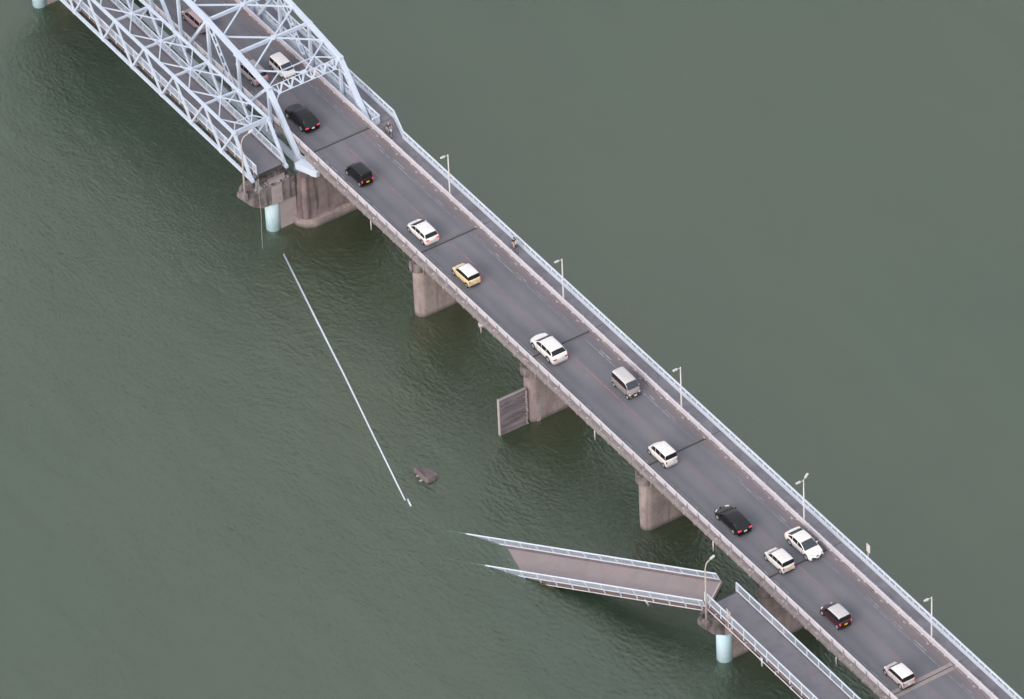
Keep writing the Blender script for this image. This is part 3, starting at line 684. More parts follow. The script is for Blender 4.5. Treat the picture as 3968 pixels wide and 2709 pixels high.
MB().tube([(1.75, -101.3, WZ - 1), (1.75, -101.3, -1.55)], 1.2, 32).build('column', M['steel_blue'], cp, smooth=True)
MB().box(0.2, 7.2, -102.4, -100.4, -1.55, -1.51).build('bearing_plate', M['steel_dark'], cp)

# ------------------------------------------------------------------ debris in the river
pp_ = thing('fallen_pipe', 'long white steel pipe lying straight at the water surface', 'pipe', (-12, -24, WZ))
MB().tube([(-6.45, -3.6, WZ + 0.055), (-9.45, -14.7, WZ + 0.045), (-12.0, -24.3, WZ + 0.02), (-14.65, -33.8, WZ - 0.015), (-17.5, -44.15, WZ - 0.05)], [0.095, 0.095, 0.09, 0.085, 0.08], 12).build('pipe', M['white_rail'], pp_, smooth=True)
MB().tube([(-17.22, -44.2, WZ + 0.03), (-17.5, -45.25, WZ - 0.06)], 0.10, 10).build('broken_pipe_end', M['white_rail'], pp_, smooth=True)
ck = thing('concrete_chunk', 'tilted slab of broken concrete sticking out of the water right of the long white pipe', 'rubble', (-13.4, -42.1, WZ))
mb = MB(); random.seed(4)
cor = [(-14.34, -41.0, .50), (-14.38, -41.9, .58), (-14.33, -43.0, .55), (-14.2, -43.25, .52), (-13.4, -43.32, .40), (-12.80, -43.15, .30), (-12.78, -42.9, .28), (-13.02, -41.8, .18), (-13.25, -40.85, .08), (-13.45, -40.75, .10)]
nc = len(cor); cx_, cy_ = -13.55, -42.0
for sc, dz in ((1.06, -1.4), (1.04, None), (1.0, 1.0), (0.95, 1.03)):
    for x, y, h in cor: mb.v.append((cx_ + (x - cx_) * sc + random.uniform(-.015, .015), cy_ + (y - cy_) * sc + random.uniform(-.015, .015), WZ + (dz if dz == -1.4 else -0.05 if dz is None else h * dz + random.uniform(-.02, .02) + (0.03 if sc < 1 else 0))))
for l in range(3):
    for i in range(nc): mb.face((l * nc + i, l * nc + (i + 1) % nc, (l + 1) * nc + (i + 1) % nc, (l + 1) * nc + i))
mb.face([3 * nc + i for i in range(nc)]); mb.face([i for i in range(nc)][::-1])
mb.build('slab', M['fascia_pale'], ck, bevel=0.03)
mb = MB().box(-14.62, -14.36, -41.9, -41.7, WZ, WZ + 0.10); mb.box(-14.75, -14.4, -42.7, -42.5, WZ, WZ + 0.1); mb.build('broken_stub', M['pale_block'], ck, bevel=0.03)
cb = thing('hanging_cable', 'thin pale cables dangling from the broken footbridge end into the water', 'cable', (-7.0, 0.0, -0.5))
MB().tube([(-6.95, 0.1, -0.55), (-7.02, -0.25, -1.9), (-7.3, -0.9, -4.2), (-7.6, -1.25, -6.8), (-7.72, -1.38, WZ)], 0.013, 5).build('cable', M['guard'], cb)
MB().tube([(-6.95, 0.05, -0.6), (-6.6, -0.25, -2.2), (-6.1, -0.45, -4.4), (-5.75, -0.35, -6.0), (-5.3, 0.0, -8.0)], 0.012, 5).build('cable', M['guard_post'], cb)
mb = MB()
for i in range(7): mb.tube([(-6.9 + random.uniform(-.2, .2), 0.1, -0.5 + random.uniform(-.3, .2)), (-7.0 + random.uniform(-.5, .4), random.uniform(-.5, -.1), -1.2 + random.uniform(-.5, .2))], 0.03, 5)
mb.build('torn_wires', M['guard_post'], cb)

# ------------------------------------------------------------------ street lamps
lamp_lab = ['single-head street lamp nearest the truss, on the kerb between road and footway', 'single-head street lamp behind the cyclist with the black basket',
            'single-head street lamp beside the grey box van', 'double-head street lamp beside the white saloon', 'single-head street lamp at the lower right, nearest the pale expansion joint']
ly = [-15.15 - 21.22 * k for k in range(5)]
def lamp(y, label, double):
    g = thing('street_lamp', label, 'street lamp', (7.38, y, 0.13), 'street lamps along the footway')
    MB().box(7.20, 7.56, y - 0.2, y + 0.2, 0.13, 0.30).build('base', M['pale_block'], g, bevel=0.02)
    MB().tube([(7.38, y, 0.3), (7.38, y, 1.2), (7.38, y, 5.95)], [0.10, 0.085, 0.06], 10).build('pole', M['lamp_post'], g, smooth=True)
    MB().tube([(7.38, y, 5.85), (6.95, y, 5.90)], 0.035, 6).build('arm', M['lamp_post'], g)
    MB().hexa([(6.45, y - .10, 5.84), (6.98, y - .12, 5.82), (6.98, y + .12, 5.82), (6.45, y + .10, 5.84), (6.47, y - .07, 5.98), (6.98, y - .09, 6.0), (6.98, y + .09, 6.0), (6.47, y + .07, 5.98)]).build('lamp_head', M['lamp_post'], g, bevel=0.02)
    if double:
        MB().tube([(7.38, y, 5.9), (7.7, y + 0.15, 6.02)], 0.035, 6).build('arm', M['lamp_post'], g)
        MB().beam((7.62, y + 0.1, 6.0), (8.15, y + 0.35, 6.12), 0.22, 0.15).build('lamp_head', M['lamp_post'], g, bevel=0.02)
for k, y in enumerate(ly): lamp(y, lamp_lab[k], k == 3)
def curved_lamp(x, y, zb, label, reach=1.0, up=0.0):
    g = thing('curved_street_lamp', label, 'street lamp', (x, y, zb), 'curved lamps on the footbridge piers')
    pts = [(x, y, zb), (x, y, 2.0), (x, y, 4.9)]
    pts += [(x + reach * 0.75 * (1 - math.cos(q)), y, 4.9 + (1.12 + up) * math.sin(q)) for q in [math.pi / 2 * i / 7 for i in range(1, 8)]] + [(x + reach * 1.0, y, 6.15 + up)]
    MB().tube(pts, [0.13, 0.10, 0.075] + [0.06] * 8, 10).build('pole', M['lamp_beige'], g, smooth=True)
    MB().beam((x + reach * 0.97, y, 6.14 + up), (x + reach + 0.50, y, 6.34 + up), 0.24, 0.14).build('lamp_head', M['lamp_post'], g, bevel=0.03)
curved_lamp(-8.55, 0.0, -1.5, 'tall curved lamp on the broken pier in front of the small truss')
curved_lamp(-7.35, -83.1, -1.5, 'tall curved lamp on the pier where the fallen span meets the standing footbridge', reach=0.62, up=-0.12)

# signs (their boards are seen blank)
sg = thing('sign', 'blank pale rectangular sign on a short post behind the right-hand railing', 'sign', (9.05, -87.25, 0.2))
MB().tube([(9.05, -87.25, 0.2), (9.05, -87.25, 2.6)], 0.035, 8).build('post', M['lamp_post'], sg)
MB().box(9.0, 9.03, -87.62, -87.05, 1.75, 2.75).build('board', M['sign'], sg)
sg = thing('sign', 'pair of narrow pinkish sign boards on the left railing of the standing footbridge', 'sign', (-6.95, -86.2, -0.6))
MB().tube([(-6.96, -86.28, -0.7), (-6.96, -86.28, 1.7)], 0.035, 8).build('post', M['lamp_post'], sg)
MB().box(-6.93, -6.90, -86.2, -85.95, 0.75, 1.78).build('board', M['sign_pink'], sg)
MB().box(-6.93, -6.90, -86.62, -86.36, 0.75, 1.68).build('board', M['sign_pink'], sg)

# ------------------------------------------------------------------ cars
def interp(tab, t):
    for (a0, b0), (a1, b1) in zip(tab[:-1], tab[1:]):
        if t <= a1: return b0 + (b1 - b0) * (t - a0) / max(1e-9, a1 - a0)
    return tab[-1][1]
# profile: centre-line height from nose (t=0) to tail (t=1); ws = windscreen t range, rw = rear window range, sw = side glass range, belt heights
PROF = {
 'tall': dict(L=3.395, W=1.475, H=1.76, wb=2.46, ws=(.145, .32), rw=(.945, .978), sw=(.19, .93), pil=(.43, .665),
   top=[(0, .62), (.012, .80), (.05, .92), (.138, 1.0), (.32, 1.66), (.40, 1.74), (.70, 1.76), (.90, 1.73), (.945, 1.68), (.978, 1.12), (1, .95)], belt=[(0, .8), (.2, .98), (1, 1.06)], rf=.86, r=.28),
 'kei': dict(L=3.395, W=1.475, H=1.64, wb=2.46, ws=(.175, .37), rw=(.93, .974), sw=(.22, .92), pil=(.45, .67),
   top=[(0, .58), (.015, .76), (.06, .88), (.165, .96), (.37, 1.54), (.46, 1.61), (.75, 1.63), (.90, 1.58), (.93, 1.54), (.974, 1.08), (1, .92)], belt=[(0, .78), (.2, .94), (1, 1.02)], rf=.86, r=.28),
 'van': dict(L=3.395, W=1.475, H=1.88, wb=2.43, ws=(.10, .235), rw=(.955, .982), sw=(.13, .94), pil=(.38, .66),
   top=[(0, .70), (.012, .90), (.05, 1.0), (.095, 1.08), (.24, 1.76), (.30, 1.85), (.7, 1.88), (.92, 1.86), (.955, 1.80), (.982, 1.15), (1, .95)], belt=[(0, .85), (.15, 1.02), (1, 1.08)], rf=.88, r=.27),
 'hatch': dict(L=4.00, W=1.69, H=1.53, wb=2.55, ws=(.19, .41), rw=(.875, .955), sw=(.26, .90), pil=(.48, .69),
   top=[(0, .52), (.015, .66), (.06, .78), (.185, .93), (.41, 1.44), (.52, 1.52), (.72, 1.50), (.86, 1.41), (.955, 1.03), (.985, .95), (1, .72)], belt=[(0, .72), (.25, .90), (1, 1.0)], rf=.80, r=.30),
 'mpv': dict(L=4.3, W=1.70, H=1.68, wb=2.75, ws=(.17, .335), rw=(.925, .965), sw=(.20, .91), pil=(.42, .67),
   top=[(0, .55), (.015, .70), (.05, .84), (.16, 1.0), (.34, 1.58), (.44, 1.67), (.72, 1.68), (.90, 1.62), (.925, 1.56), (.967, 1.08), (1, .85)], belt=[(0, .75), (.2, .94), (1, 1.04)], rf=.82, r=.31),
 'suv': dict(L=4.62, W=1.85, H=1.67, wb=2.68, ws=(.225, .40), rw=(.85, .935), sw=(.30, .88), pil=(.50, .69),
   top=[(0, .62), (.012, .80), (.05, .94), (.22, 1.05), (.40, 1.57), (.50, 1.66), (.70, 1.65), (.84, 1.56), (.94, 1.17), (.98, 1.08), (1, .80)], belt=[(0, .85), (.25, 1.02), (1, 1.14)], rf=.78, r=.36),
 'sedan': dict(L=4.58, W=1.78, H=1.43, wb=2.75, ws=(.235, .42), rw=(.745, .875), sw=(.29, .84), pil=(.50, .68),
   top=[(0, .48), (.012, .60), (.05, .70), (.23, .92), (.42, 1.36), (.52, 1.43), (.62, 1.42), (.74, 1.33), (.885, 1.09), (.97, 1.03), (1, .78)], belt=[(0, .66), (.25, .86), (1, .99)], rf=.78, r=.33),
}
PROF['lift'] = dict(PROF['hatch'], L=4.40, W=1.73, wb=2.68, ws=(.20, .40), rw=(.80, .945), sw=(.26, .87), top=[(0, .48), (.015, .60), (.06, .72), (.195, .92), (.40, 1.39), (.50, 1.47), (.66, 1.46), (.79, 1.37), (.95, 1.04), (.985, .95), (1, .72)])
def build_car(prof, paint, label, cat, cx, cy, away, roof=None, plate='w', lit=False, glass='glass', hl=True, two_rear=None, hs=1.0):
    P = PROF[prof]; L, W = P['L'], P['W']; hw = W / 2
    g = thing('car', label, cat, (cx, cy, 0.004), 'vehicles on the bridge', local=True, rotz=0.0 if away else math.pi)
    ts = sorted(set([i / 44 for i in range(45)] + list(P['ws']) + list(P['rw']) + list(P['sw']) + [p - .006 for p in P['pil']] + [p + .006 for p in P['pil']] + [.006, .994]))
    zb = 0.24
    grid = []
    for t in ts:
        top = sum(interp(P['top'], min(1, max(0, t + d_))) for d_ in (-.008, 0, .008)) / 3 * hs
        belt = min(interp(P['belt'], t) * hs, top - 0.06)
        e = max(0, 1 - t / .10) ** 2 * .11 + max(0, (t - .93) / .07) ** 2 * .05
        w_ = hw * (1 - e); gr = min(1, max(0, (top - belt - .06) / .35)); rf = w_ * (0.93 * (1 - gr) + P['rf'] * gr)
        gl = belt + (top - belt) * (0.5 * (1 - gr) + 0.80 * gr)
        ring = [(w_ * .90, zb), (w_ * .985, zb + .08), (w_, zb + .28), (w_ * .998, belt - .14), (w_ * .975, belt - .03), (w_ * .955, belt + .02 * gr), ((w_ * .955 * .30 + rf * 1.03 * .70), gl), (rf * .97, gl + (top - gl) * .62), (rf * .86, top - .022), (rf * .45, top - .004), (0, top)]
        yb = L / 2 - t * L
        endf = max(0, 1 - t / .16); endr = max(0, (t - .90) / .10)
        row = []
        for sgn in (1, -1):
            for x, z in (ring if sgn == 1 else ring[:-1][::-1]):
                low = max(0, 1 - (z - zb) / .12) * .04
                y = yb - endf * (.30 if prof not in ('van', 'tall') else .16) * (x / hw) ** 2 * (0.6 + .4 * (z > .5)) + endr * .10 * (x / hw) ** 2 - endf * low + endr * low
                row.append((sgn * x, y, z))
        grid.append(row)
    nr = len(grid[0]); verts = [p for r in grid for p in r]
    faces = {'body': [], 'side_window': [], 'side_window2': [], 'windscreen': [], 'rear_window': [], 'roof': []}
    for i in range(len(ts) - 1):
        tm = (ts[i] + ts[i + 1]) / 2
        for j in range(nr - 1):
            jj = j if j < nr // 2 else nr - 2 - j       # ring segment from the sill upwards
            key = 'body'
            if jj == 5 and P['sw'][0] < tm < P['sw'][1] and not any(abs(tm - q) < .0061 for q in P['pil']): key = 'side_window' if j < nr // 2 else 'side_window2'
            elif jj >= 7 and P['ws'][0] < tm < P['ws'][1]: key = 'windscreen'
            elif jj >= 7 and P['rw'][0] < tm < P['rw'][1]: key = 'rear_window'
            elif jj >= 7 and P['ws'][1] < tm < P['rw'][0] and roof: key = 'roof'
            if roof and key == 'body' and jj in (5,) and P['sw'][0] < tm < 1: key = 'pillar'
            if roof and jj == 6 and P['ws'][1] < tm < P['rw'][0]: key = 'roof'
            if prof in ('tall', 'kei', 'mpv', 'van') and jj in (5, 6) and P['rw'][0] - .005 < tm < P['rw'][1]: key = 'rear_window'
            a0 = i * nr + j; faces.setdefault(key, []).append((a0, a0 + 1, a0 + 1 + nr, a0 + nr))
    faces['body'].append(tuple(range(nr))[::-1]); e0 = (len(ts) - 1) * nr; faces['body'].append(tuple(e0 + q for q in range(nr)))
    for i in range(len(ts) - 1): faces['body'].append((i * nr + nr - 1, i * nr, (i + 1) * nr, (i + 1) * nr + nr - 1))
    for key, fl in faces.items():
        if not fl: continue
        used = sorted({q for f_ in fl for q in f_}); mp = {q: i for i, q in enumerate(used)}
        mb = MB(); mb.v = [verts[q] for q in used]
        for f_ in fl: mb.face([mp[q] for q in f_])
        mat = {'body': paint, 'roof': roof, 'pillar': M['black_plastic']}.get(key, M[glass] if key == 'windscreen' else M['glass'])
        nm = key.replace('2', '')
        o = mb.build(nm, mat, g, smooth=True)
        bm = bmesh.new(); bm.from_mesh(o.data)
        if key == 'body':
            for e_ in bm.edges:
                if len(e_.link_faces) == 2 and e_.calc_face_angle(0) > R(50): e_.smooth = False
        bm.to_mesh(o.data); bm.free()
    r = P['r']
    for yy in (P['wb'] / 2, -P['wb'] / 2):
        yy += 0.02 * L
        for sx_ in (-1, 1):
            x = sx_ * (hw - 0.005)
            MB().tube([(x - sx_ * .10, yy, r + .02), (x + sx_ * .006, yy, r + .02)], r + .055, 22).build('wheel_arch', M['black_plastic'], g)
            wobj = MB().tube([(x - sx_ * .18, yy, r), (x + sx_ * .015, yy, r)], r, 22).build('wheel', M['tyre'], g)
            mb = MB().tube([(x, yy, r), (x + sx_ * .024, yy, r)], [r * .70, r * .62], 18); 
            mb.build('rim', M['rim'], wobj)
    for sx_ in (-1, 1):
        for q in (P['sw'][0] + .03, P['pil'][0], min(P['pil'][1] + .03, .74)):
            yq = L / 2 - q * L
            MB().box(*sorted((sx_ * (hw - .03), sx_ * (hw + .003))), yq - .008, yq + .008, .34, interp(P['belt'], q) * hs - .16).build('door_seam', M['black_plastic'], g)
        for q in (P['pil'][0] + .035, P['pil'][1] + .02):
            yq = L / 2 - q * L; zz = interp(P['belt'], q) * hs - .24
            MB().box(*sorted((sx_ * (hw - .03), sx_ * (hw + .02))), yq - .09, yq + .05, zz, zz + .03).build('door_handle', paint, g)
    belt_m = interp(P['belt'], .25) * hs; ym = L / 2 - (P['sw'][0] + .04) * L
    for sx_ in (-1, 1):
        MB().box(*sorted((sx_ * (hw - .03), sx_ * (hw + .16))), ym - .06, ym + .06, belt_m - .02, belt_m + .15).build('wing_mirror', paint, g, bevel=0.025)
    tall = prof in ('tall', 'kei', 'van', 'mpv')
    zt_ = (.98 if tall else .86) * hs
    lm = M['red_lit'] if lit else M['red_lamp']
    for sx_ in (-1, 1):
        if tall: mb = MB().box(*sorted((sx_ * (hw * .80), sx_ * (hw * .955))), -L / 2 + .035, -L / 2 + .16, zt_ - .30, zt_ - .02)
        else: mb = MB().box(*sorted((sx_ * (hw * .52), sx_ * (hw * .955))), -L / 2 + .02, -L / 2 + .17, zt_ - .10, zt_ + .03)
        mb.build('tail_light', lm, g, bevel=0.02)
        mb = MB().hexa([(sx_ * hw * .55, L / 2 - .14, .58), (sx_ * hw * .92, L / 2 - .34, .60), (sx_ * hw * .92, L / 2 - .50, .62), (sx_ * hw * .55, L / 2 - .3, .60),
                        (sx_ * hw * .55, L / 2 - .15, .74), (sx_ * hw * .90, L / 2 - .36, .80), (sx_ * hw * .90, L / 2 - .52, .84), (sx_ * hw * .55, L / 2 - .3, .78)])
        if tall: mb = MB().box(*sorted((sx_ * hw * .56, sx_ * hw * .88)), L / 2 - .26, L / 2 - .085, .60, .76)
        mb.build('headlight', M['lamp_glass'], g, bevel=0.02)
    MB().box(-hw * .55, hw * .55, L / 2 - .12, L / 2 + .012, .34, .47).build('grille', M['black_plastic'], g, bevel=0.02)
    for sx_ in (-1, 1): MB().box(*sorted((sx_ * hw * .42, sx_ * hw * .72)), L / 2 - .16, L / 2 - .045, .42, .55).build('intake', M['black_plastic'], g, bevel=0.02)
    MB().box(-.12, .12, L / 2 - .10, L / 2 - .012, .60, .67).build('badge_panel', M['black_plastic'], g, bevel=0.01)
    pm = M['plate_y'] if plate == 'y' else M['plate_w']
    MB().box(-.165, .165, L / 2 + .0, L / 2 + .028, .40, .56).build('number_plate', pm, g)
    MB().box(-.165, .165, -L / 2 - .022, -L / 2 + .02, .60, .76).build('number_plate', pm, g)
    MB().box(-hw * .80, hw * .80, -L / 2 - .012, -L / 2 + .05, .27, .36).build('bumper_trim', M['black_plastic'] if paint is not M['car_white'] else M['car_silver'], g)
    return g
W_ = M['car_white']; XA, XO = 1.75, 4.88
build_car('mpv', M['car_pink'], 'pinkish people carrier with lit tail lights, farthest vehicle, under the large truss', 'car', 1.95, 26.3, True, lit=True)
build_car('mpv', M['car_silver'], 'silver estate car partly hidden by the truss chord, beside the oncoming white car', 'car', 1.80, 15.0, True, lit=True)
build_car('tall', M['car_white2'], 'white box-shaped car with yellow plate coming towards the camera under the truss', 'car', 4.78, 13.5, False, plate='y', glass='glass_clear')
build_car('suv', M['car_black'], 'large black car with lit tail lights and white number plate, just before the portal', 'car', 1.86, 5.1, True, lit=True)
build_car('tall', M['car_black'], 'black box-shaped car with yellow number plate, between first joint and white hatchback', 'car', 1.60, -6.6, True, plate='y', lit=True)
build_car('hatch', W_, 'white hatchback with a black rear window, just above the second expansion joint', 'car', 1.78, -18.5, True, lit=True)
build_car('kei', M['car_yellow'], 'small yellow car with a white roof', 'car', 1.54, -27.1, True, roof=W_, lit=True)
build_car('suv', W_, 'white rounded crossover car with a sloping rear window, standing over an expansion joint', 'car', 1.80, -41.9, True)
build_car('van', M['car_grey'], 'grey box van with a pale roof coming towards the camera in the right lane', 'van', 4.86, -51.4, False, roof=M['car_roofgrey'], glass='glass_clear')
build_car('tall', W_, 'white box-shaped car with black rear window, over the joint after the oncoming grey van', 'car', 1.84, -62.3, True)
build_car('lift', M['car_black'], 'black low hatchback with lit orange-red tail lights', 'car', 1.82, -74.5, True, lit=True)
build_car('sedan', W_, 'white saloon coming towards the camera beside the double-head lamp', 'car', 5.42, -81.6, False, glass='glass_clear')
build_car('kei', M['car_white2'], 'small white car with black rear window, next to the oncoming white saloon', 'car', 2.08, -82.1, True, plate='y', lit=False)
build_car('kei', M['car_maroon'], 'small dark maroon car with a pale roof and yellow number plate', 'car', 1.85, -91.9, True, roof=M['car_roofgrey'], plate='y', lit=True)
build_car('kei', M['car_pearl'], 'small pearl silver car with a pale roof, at the pale expansion joint', 'car', 1.80, -102.4, True, roof=W_)

# ------------------------------------------------------------------ cyclists
def skin_body(name, J, E, rad, region, mats, parent):
    me = bpy.data.meshes.new('tmp'); keys = list(J); me.from_pydata([J[k] for k in keys], [(keys.index(a), keys.index(b)) for a, b in E], [])
    o = bpy.data.objects.new('tmp', me); COL.objects.link(o)
    md = o.modifiers.new('s', 'SKIN'); 
    sv = me.skin_vertices[0].data if me.skin_vertices else None
    if sv is None:
        bm = bmesh.new(); bm.from_mesh(me); bm.verts.layers.skin.verify(); bm.to_mesh(me); bm.free(); sv = me.skin_vertices[0].data
    for i, k in enumerate(keys): sv[i].radius = (rad[k], rad[k]); sv[i].use_root = (k == 'pelvis')
    ss = o.modifiers.new('u', 'SUBSURF'); ss.levels = 1; ss.render_levels = 1
    dg = bpy.context.evaluated_depsgraph_get(); dg.update()
    ev = o.evaluated_get(dg); em = bpy.data.meshes.new_from_object(ev)
    em.materials.clear()
    for m_ in mats: em.materials.append(m_)
    segs = [(V3(J[a]), V3(J[b]), region.get((a, b), 0)) for a, b in E]
    for p in em.polygons:
        c = V3(p.center); best = (1e9, 0)
        for A_, B_, r_ in segs:
            d_ = B_ - A_; t = max(0, min(1, (c - A_).dot(d_) / d_.length_squared)); q = (c - A_ - d_ * t).length
            if q < best[0]: best = (q, r_ if not isinstance(r_, tuple) else (r_[0] if t < 0.5 else r_[1]))
        p.material_index = best[1]; p.use_smooth = True
    bpy.data.objects.remove(o); 
    ob = bpy.data.objects.new(name, em); COL.objects.link(ob); ob.parent = parent; em.name = name
    return ob
def cyclist(x, y, label, blabel, helmet, top, trousers, bag):
    rz = math.pi - 0.06
    b = thing('bicycle', blabel, 'bicycle', (x, y, 0.104), 'bicycles on the footway', local=True, rotz=rz)
    fm = M['bike'] if not bag else M['bike_grey']
    for yy in (0.54, -0.52):
        wv = MB(); rr = 0.33
        wv.tube([(0, yy + rr * math.cos(q), 0.345 + rr * math.sin(q)) for q in [2 * math.pi * i / 24 for i in range(25)]], 0.02, 6, cap=False)
        wo_ = wv.build('wheel', M['tyre'], b, smooth=True)
        sp = MB()
        for i in range(10): q = 2 * math.pi * i / 10; sp.tube([(0, yy, 0.345), (0, yy + .31 * math.cos(q), 0.345 + .31 * math.sin(q))], 0.004, 4)
        sp.tube([(-0.04, yy, 0.345), (0.04, yy, 0.345)], 0.03, 8); sp.build('spokes', M['rim'], wo_)
    f = MB()
    for p, q in (((0, -.52, .345), (0, -.02, .30)), ((0, -.02, .30), (0, -.20, .80)), ((0, -.52, .345), (0, -.17, .72)), ((0, -.02, .30), (0, .38, .78)), ((0, -.15, .62), (0, .37, .85)), ((0, .36, .95), (0, .54, .345))): f.tube([p, q], 0.018, 6)
    f.build('frame', fm, b, smooth=True)
    h = MB().tube([(-.27, .20, 1.04), (-.22, .34, 1.06), (0, .36, 1.02), (.22, .34, 1.06), (.27, .20, 1.04)], 0.014, 6); h.tube([(0, .36, .93), (0, .36, 1.03)], .016, 6); h.build('handlebar', M['rim'], b, smooth=True)
    MB().hexa([(-.02, .06, .84), (.02, .06, .84), (.09, -.30, .86), (-.09, -.30, .86), (-.02, .06, .89), (.02, .06, .89), (.10, -.30, .93), (-.10, -.30, .93)]).build('saddle', M['black_plastic'], b, bevel=0.015)
    c = MB().tube([(-.03, -.02, .30), (.03, -.02, .30)], .09, 12); c.beam((.05, -.02, .30), (.05, .12, .22), .02, .02); c.beam((-.05, -.02, .30), (-.05, -.16, .38), .02, .02); c.box(.05, .15, .08, .16, .20, .225); c.box(-.15, -.05, -.20, -.12, .37, .395); c.build('crank', M['rim'], b)
    bk = MB()
    for z in (.80, .90, 1.0): bk.tube([(-.16, .44, z), (.16, .44, z), (.17, .70, z), (-.17, .70, z), (-.16, .44, z)], .010, 4)
    for i in range(9):
        xx = -.16 + .04 * i
        for yy in (.44, .70): bk.tube([(xx, yy, .79), (xx, yy, 1.0)], .006, 4)
        bk.tube([(xx, .44, .79), (xx, .70, .79)], .006, 4)
    for i in range(6):
        for xx in (-.165, .165): bk.tube([(xx, .46 + .045 * i, .79), (xx, .46 + .045 * i, 1.0)], .006, 4)
    bk.build('basket', M['bike'], b)
    MB().tube([(0, .62, .72), (0, .66, .72)], .035, 8).build('front_light', M['lamp_glass'], b)
    if bag:
        gb = thing('bag', 'pale cloth bag in the front basket of the bicycle nearest the truss', 'bag', (x, y, 0.104), local=True, rotz=rz)
        MB().tube([(0, .57, .80), (0, .57, .88), (0, .56, 1.05), (.01, .54, 1.17)], [.10, .15, .14, .04], 10).build('pouch', M['bag'], gb, smooth=True)
    g = thing('person', label, 'person', (x, y, 0.104), 'cyclists on the footway', local=True, rotz=rz)
    J = dict(pelvis=(0, -.17, .99), waist=(0, -.10, 1.12), chest=(0, .02, 1.34), neck=(0, .06, 1.47), head0=(0, .085, 1.55), head=(0, .10, 1.64), head1=(0, .09, 1.71))
    E = [('pelvis', 'waist'), ('waist', 'chest'), ('chest', 'neck'), ('neck', 'head0'), ('head0', 'head'), ('head', 'head1')]
    rad = dict(pelvis=.15, waist=.125, chest=.145, neck=.055, head0=.075, head=.095, head1=.07)
    reg = {('pelvis', 'waist'): (2, 1), ('waist', 'chest'): 1, ('chest', 'neck'): (1, 0), ('neck', 'head0'): 0, ('head0', 'head'): 0, ('head', 'head1'): 0}
    for s_, kn, an, to in ((1, (.11, .20, .86), (.10, .10, .42), (.10, .17, .30)), (-1, (-.11, .22, .98), (-.10, -.04, .58), (-.10, -.10, .45))):
        t_ = 'r' if s_ > 0 else 'l'
        J.update({'hip' + t_: (s_ * .095, -.13, .95), 'knee' + t_: kn, 'ank' + t_: (an[0], an[1] - .03, an[2] - .06), 'toe' + t_: (to[0], an[1] + .13, to[2] - .03), 'sho' + t_: (s_ * .175, .03, 1.40), 'elb' + t_: (s_ * .27, .06, 1.17), 'wri' + t_: (s_ * .26, .20, 1.085), 'palm' + t_: (s_ * .25, .245, 1.075)})
        for k_, r_ in (('hip', .10), ('knee', .068), ('ank', .042), ('toe', .04), ('sho', .075), ('elb', .045), ('wri', .03), ('palm', .035)): rad[k_ + t_] = r_
        E += [('pelvis', 'hip' + t_), ('hip' + t_, 'knee' + t_), ('knee' + t_, 'ank' + t_), ('ank' + t_, 'toe' + t_), ('chest', 'sho' + t_), ('sho' + t_, 'elb' + t_), ('elb' + t_, 'wri' + t_), ('wri' + t_, 'palm' + t_)]
        reg.update({('pelvis', 'hip' + t_): 2, ('hip' + t_, 'knee' + t_): 2, ('knee' + t_, 'ank' + t_): 2, ('ank' + t_, 'toe' + t_): 3, ('chest', 'sho' + t_): 1, ('sho' + t_, 'elb' + t_): (1, 0), ('elb' + t_, 'wri' + t_): 0, ('wri' + t_, 'palm' + t_): 0})
        for i in range(5):                              # four unequal fingers curling over the grip, thumb under it
            fx = s_ * (.225 + .021 * i) if i < 4 else s_ * .215; ln = (.92, 1.0, .95, .75, .8)[i]
            k1, k2, k3 = ('f%d%s%s' % (i, q, t_) for q in 'abc')
            if i < 4: J.update({k1: (fx, .275, 1.075), k2: (fx, .275 + .03 * ln, 1.05), k3: (fx, .275 + .012 * ln, 1.05 - .028 * ln)})
            else: J.update({k1: (fx, .245, 1.05), k2: (fx - s_ * .012, .262, 1.03), k3: (fx - s_ * .010, .285, 1.02)})
            for k_ in (k1, k2, k3): rad[k_] = .0085
            E += [('palm' + t_, k1), (k1, k2), (k2, k3)]
    o = skin_body('body', J, E, rad, reg, [M['skin'], top, trousers, M['black_plastic']], g)
    hd = MB()
    for i in range(8):
        th = math.pi * .56 * i / 7
        for k_ in range(14):
            ph = 2 * math.pi * k_ / 14; r0 = .118 if helmet else .108
            hd.v.append((r0 * .88 * math.sin(th) * math.cos(ph), .085 + r0 * 1.12 * math.sin(th) * math.sin(ph) - .012, 1.655 + r0 * math.cos(th)))
    for i in range(7):
        for k_ in range(14): q = i * 14 + k_; q2 = i * 14 + (k_ + 1) % 14; hd.face((q, q2, q2 + 14, q + 14))
    hd.build('helmet' if helmet else 'hair', M['helmet'] if helmet else M['hair'], g, smooth=True)
    fc = MB()                                           # eyes, nose, mouth
    for s_ in (-1, 1): fc.box(*sorted((s_ * .022, s_ * .046)), .178, .198, 1.63, 1.642)
    fc.box(-.022, .022, .172, .192, 1.568, 1.577); fc.build('eyes_and_mouth', M['hair'], g)
    MB().hexa([(-.014, .175, 1.592), (.014, .175, 1.592), (.006, .18, 1.63), (-.006, .18, 1.63), (-.010, .212, 1.594), (.010, .212, 1.594), (.004, .197, 1.63), (-.004, .197, 1.63)]).build('nose', M['skin'], g)
    for s_ in (-1, 1): MB().tube([(s_ * .082, .085, 1.60), (s_ * .098, .078, 1.65)], .016, 6).build('ear', M['skin'], g, smooth=True)
    if bag: MB().tube([(0, -.03, 1.235), (0, -.015, 1.275)], .152, 16, cap=False).build('shirt_stripe', M['grey_cloth'], g, smooth=True)
    return g
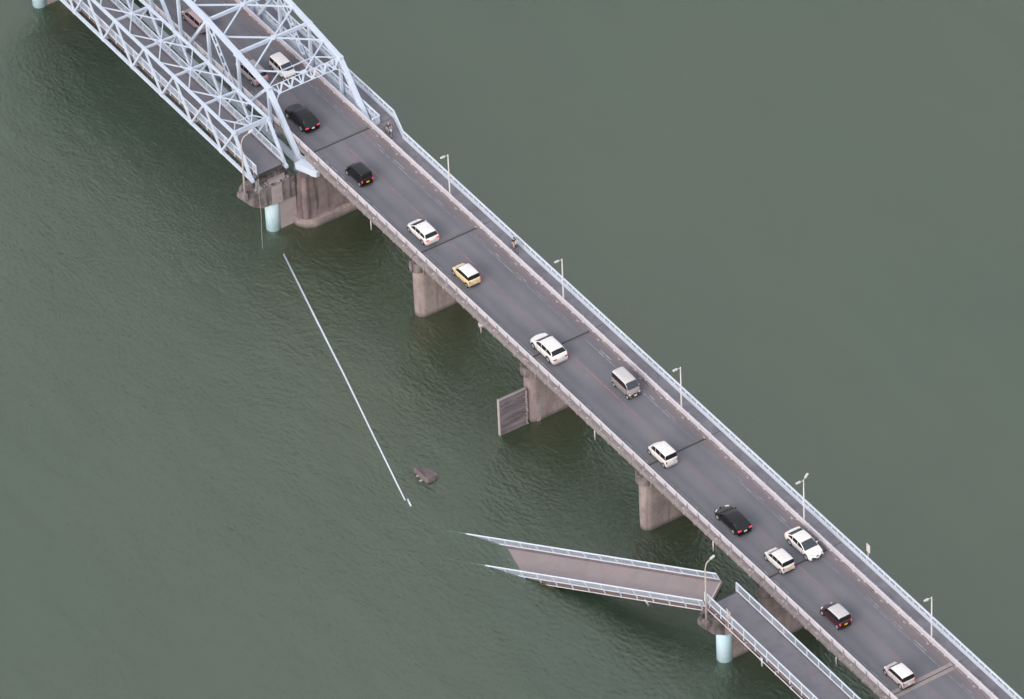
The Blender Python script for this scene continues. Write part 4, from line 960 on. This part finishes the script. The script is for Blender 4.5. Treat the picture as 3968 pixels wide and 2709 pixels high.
cyclist(8.02, -2.35, 'cyclist in grey helmet and black shirt with pale stripe, where the footway narrows', 'bicycle with a pale bag in front, ridden where the footway narrows by the truss', True, M['black_cloth'], M['grey_cloth'], True)
cyclist(8.06, -26.2, 'cyclist in black shirt and pale pink trousers, riding beside the long white railing', 'dark bicycle with empty black basket, ridden by the person in pink trousers', False, M['black_cloth'], M['pink_cloth'], False)
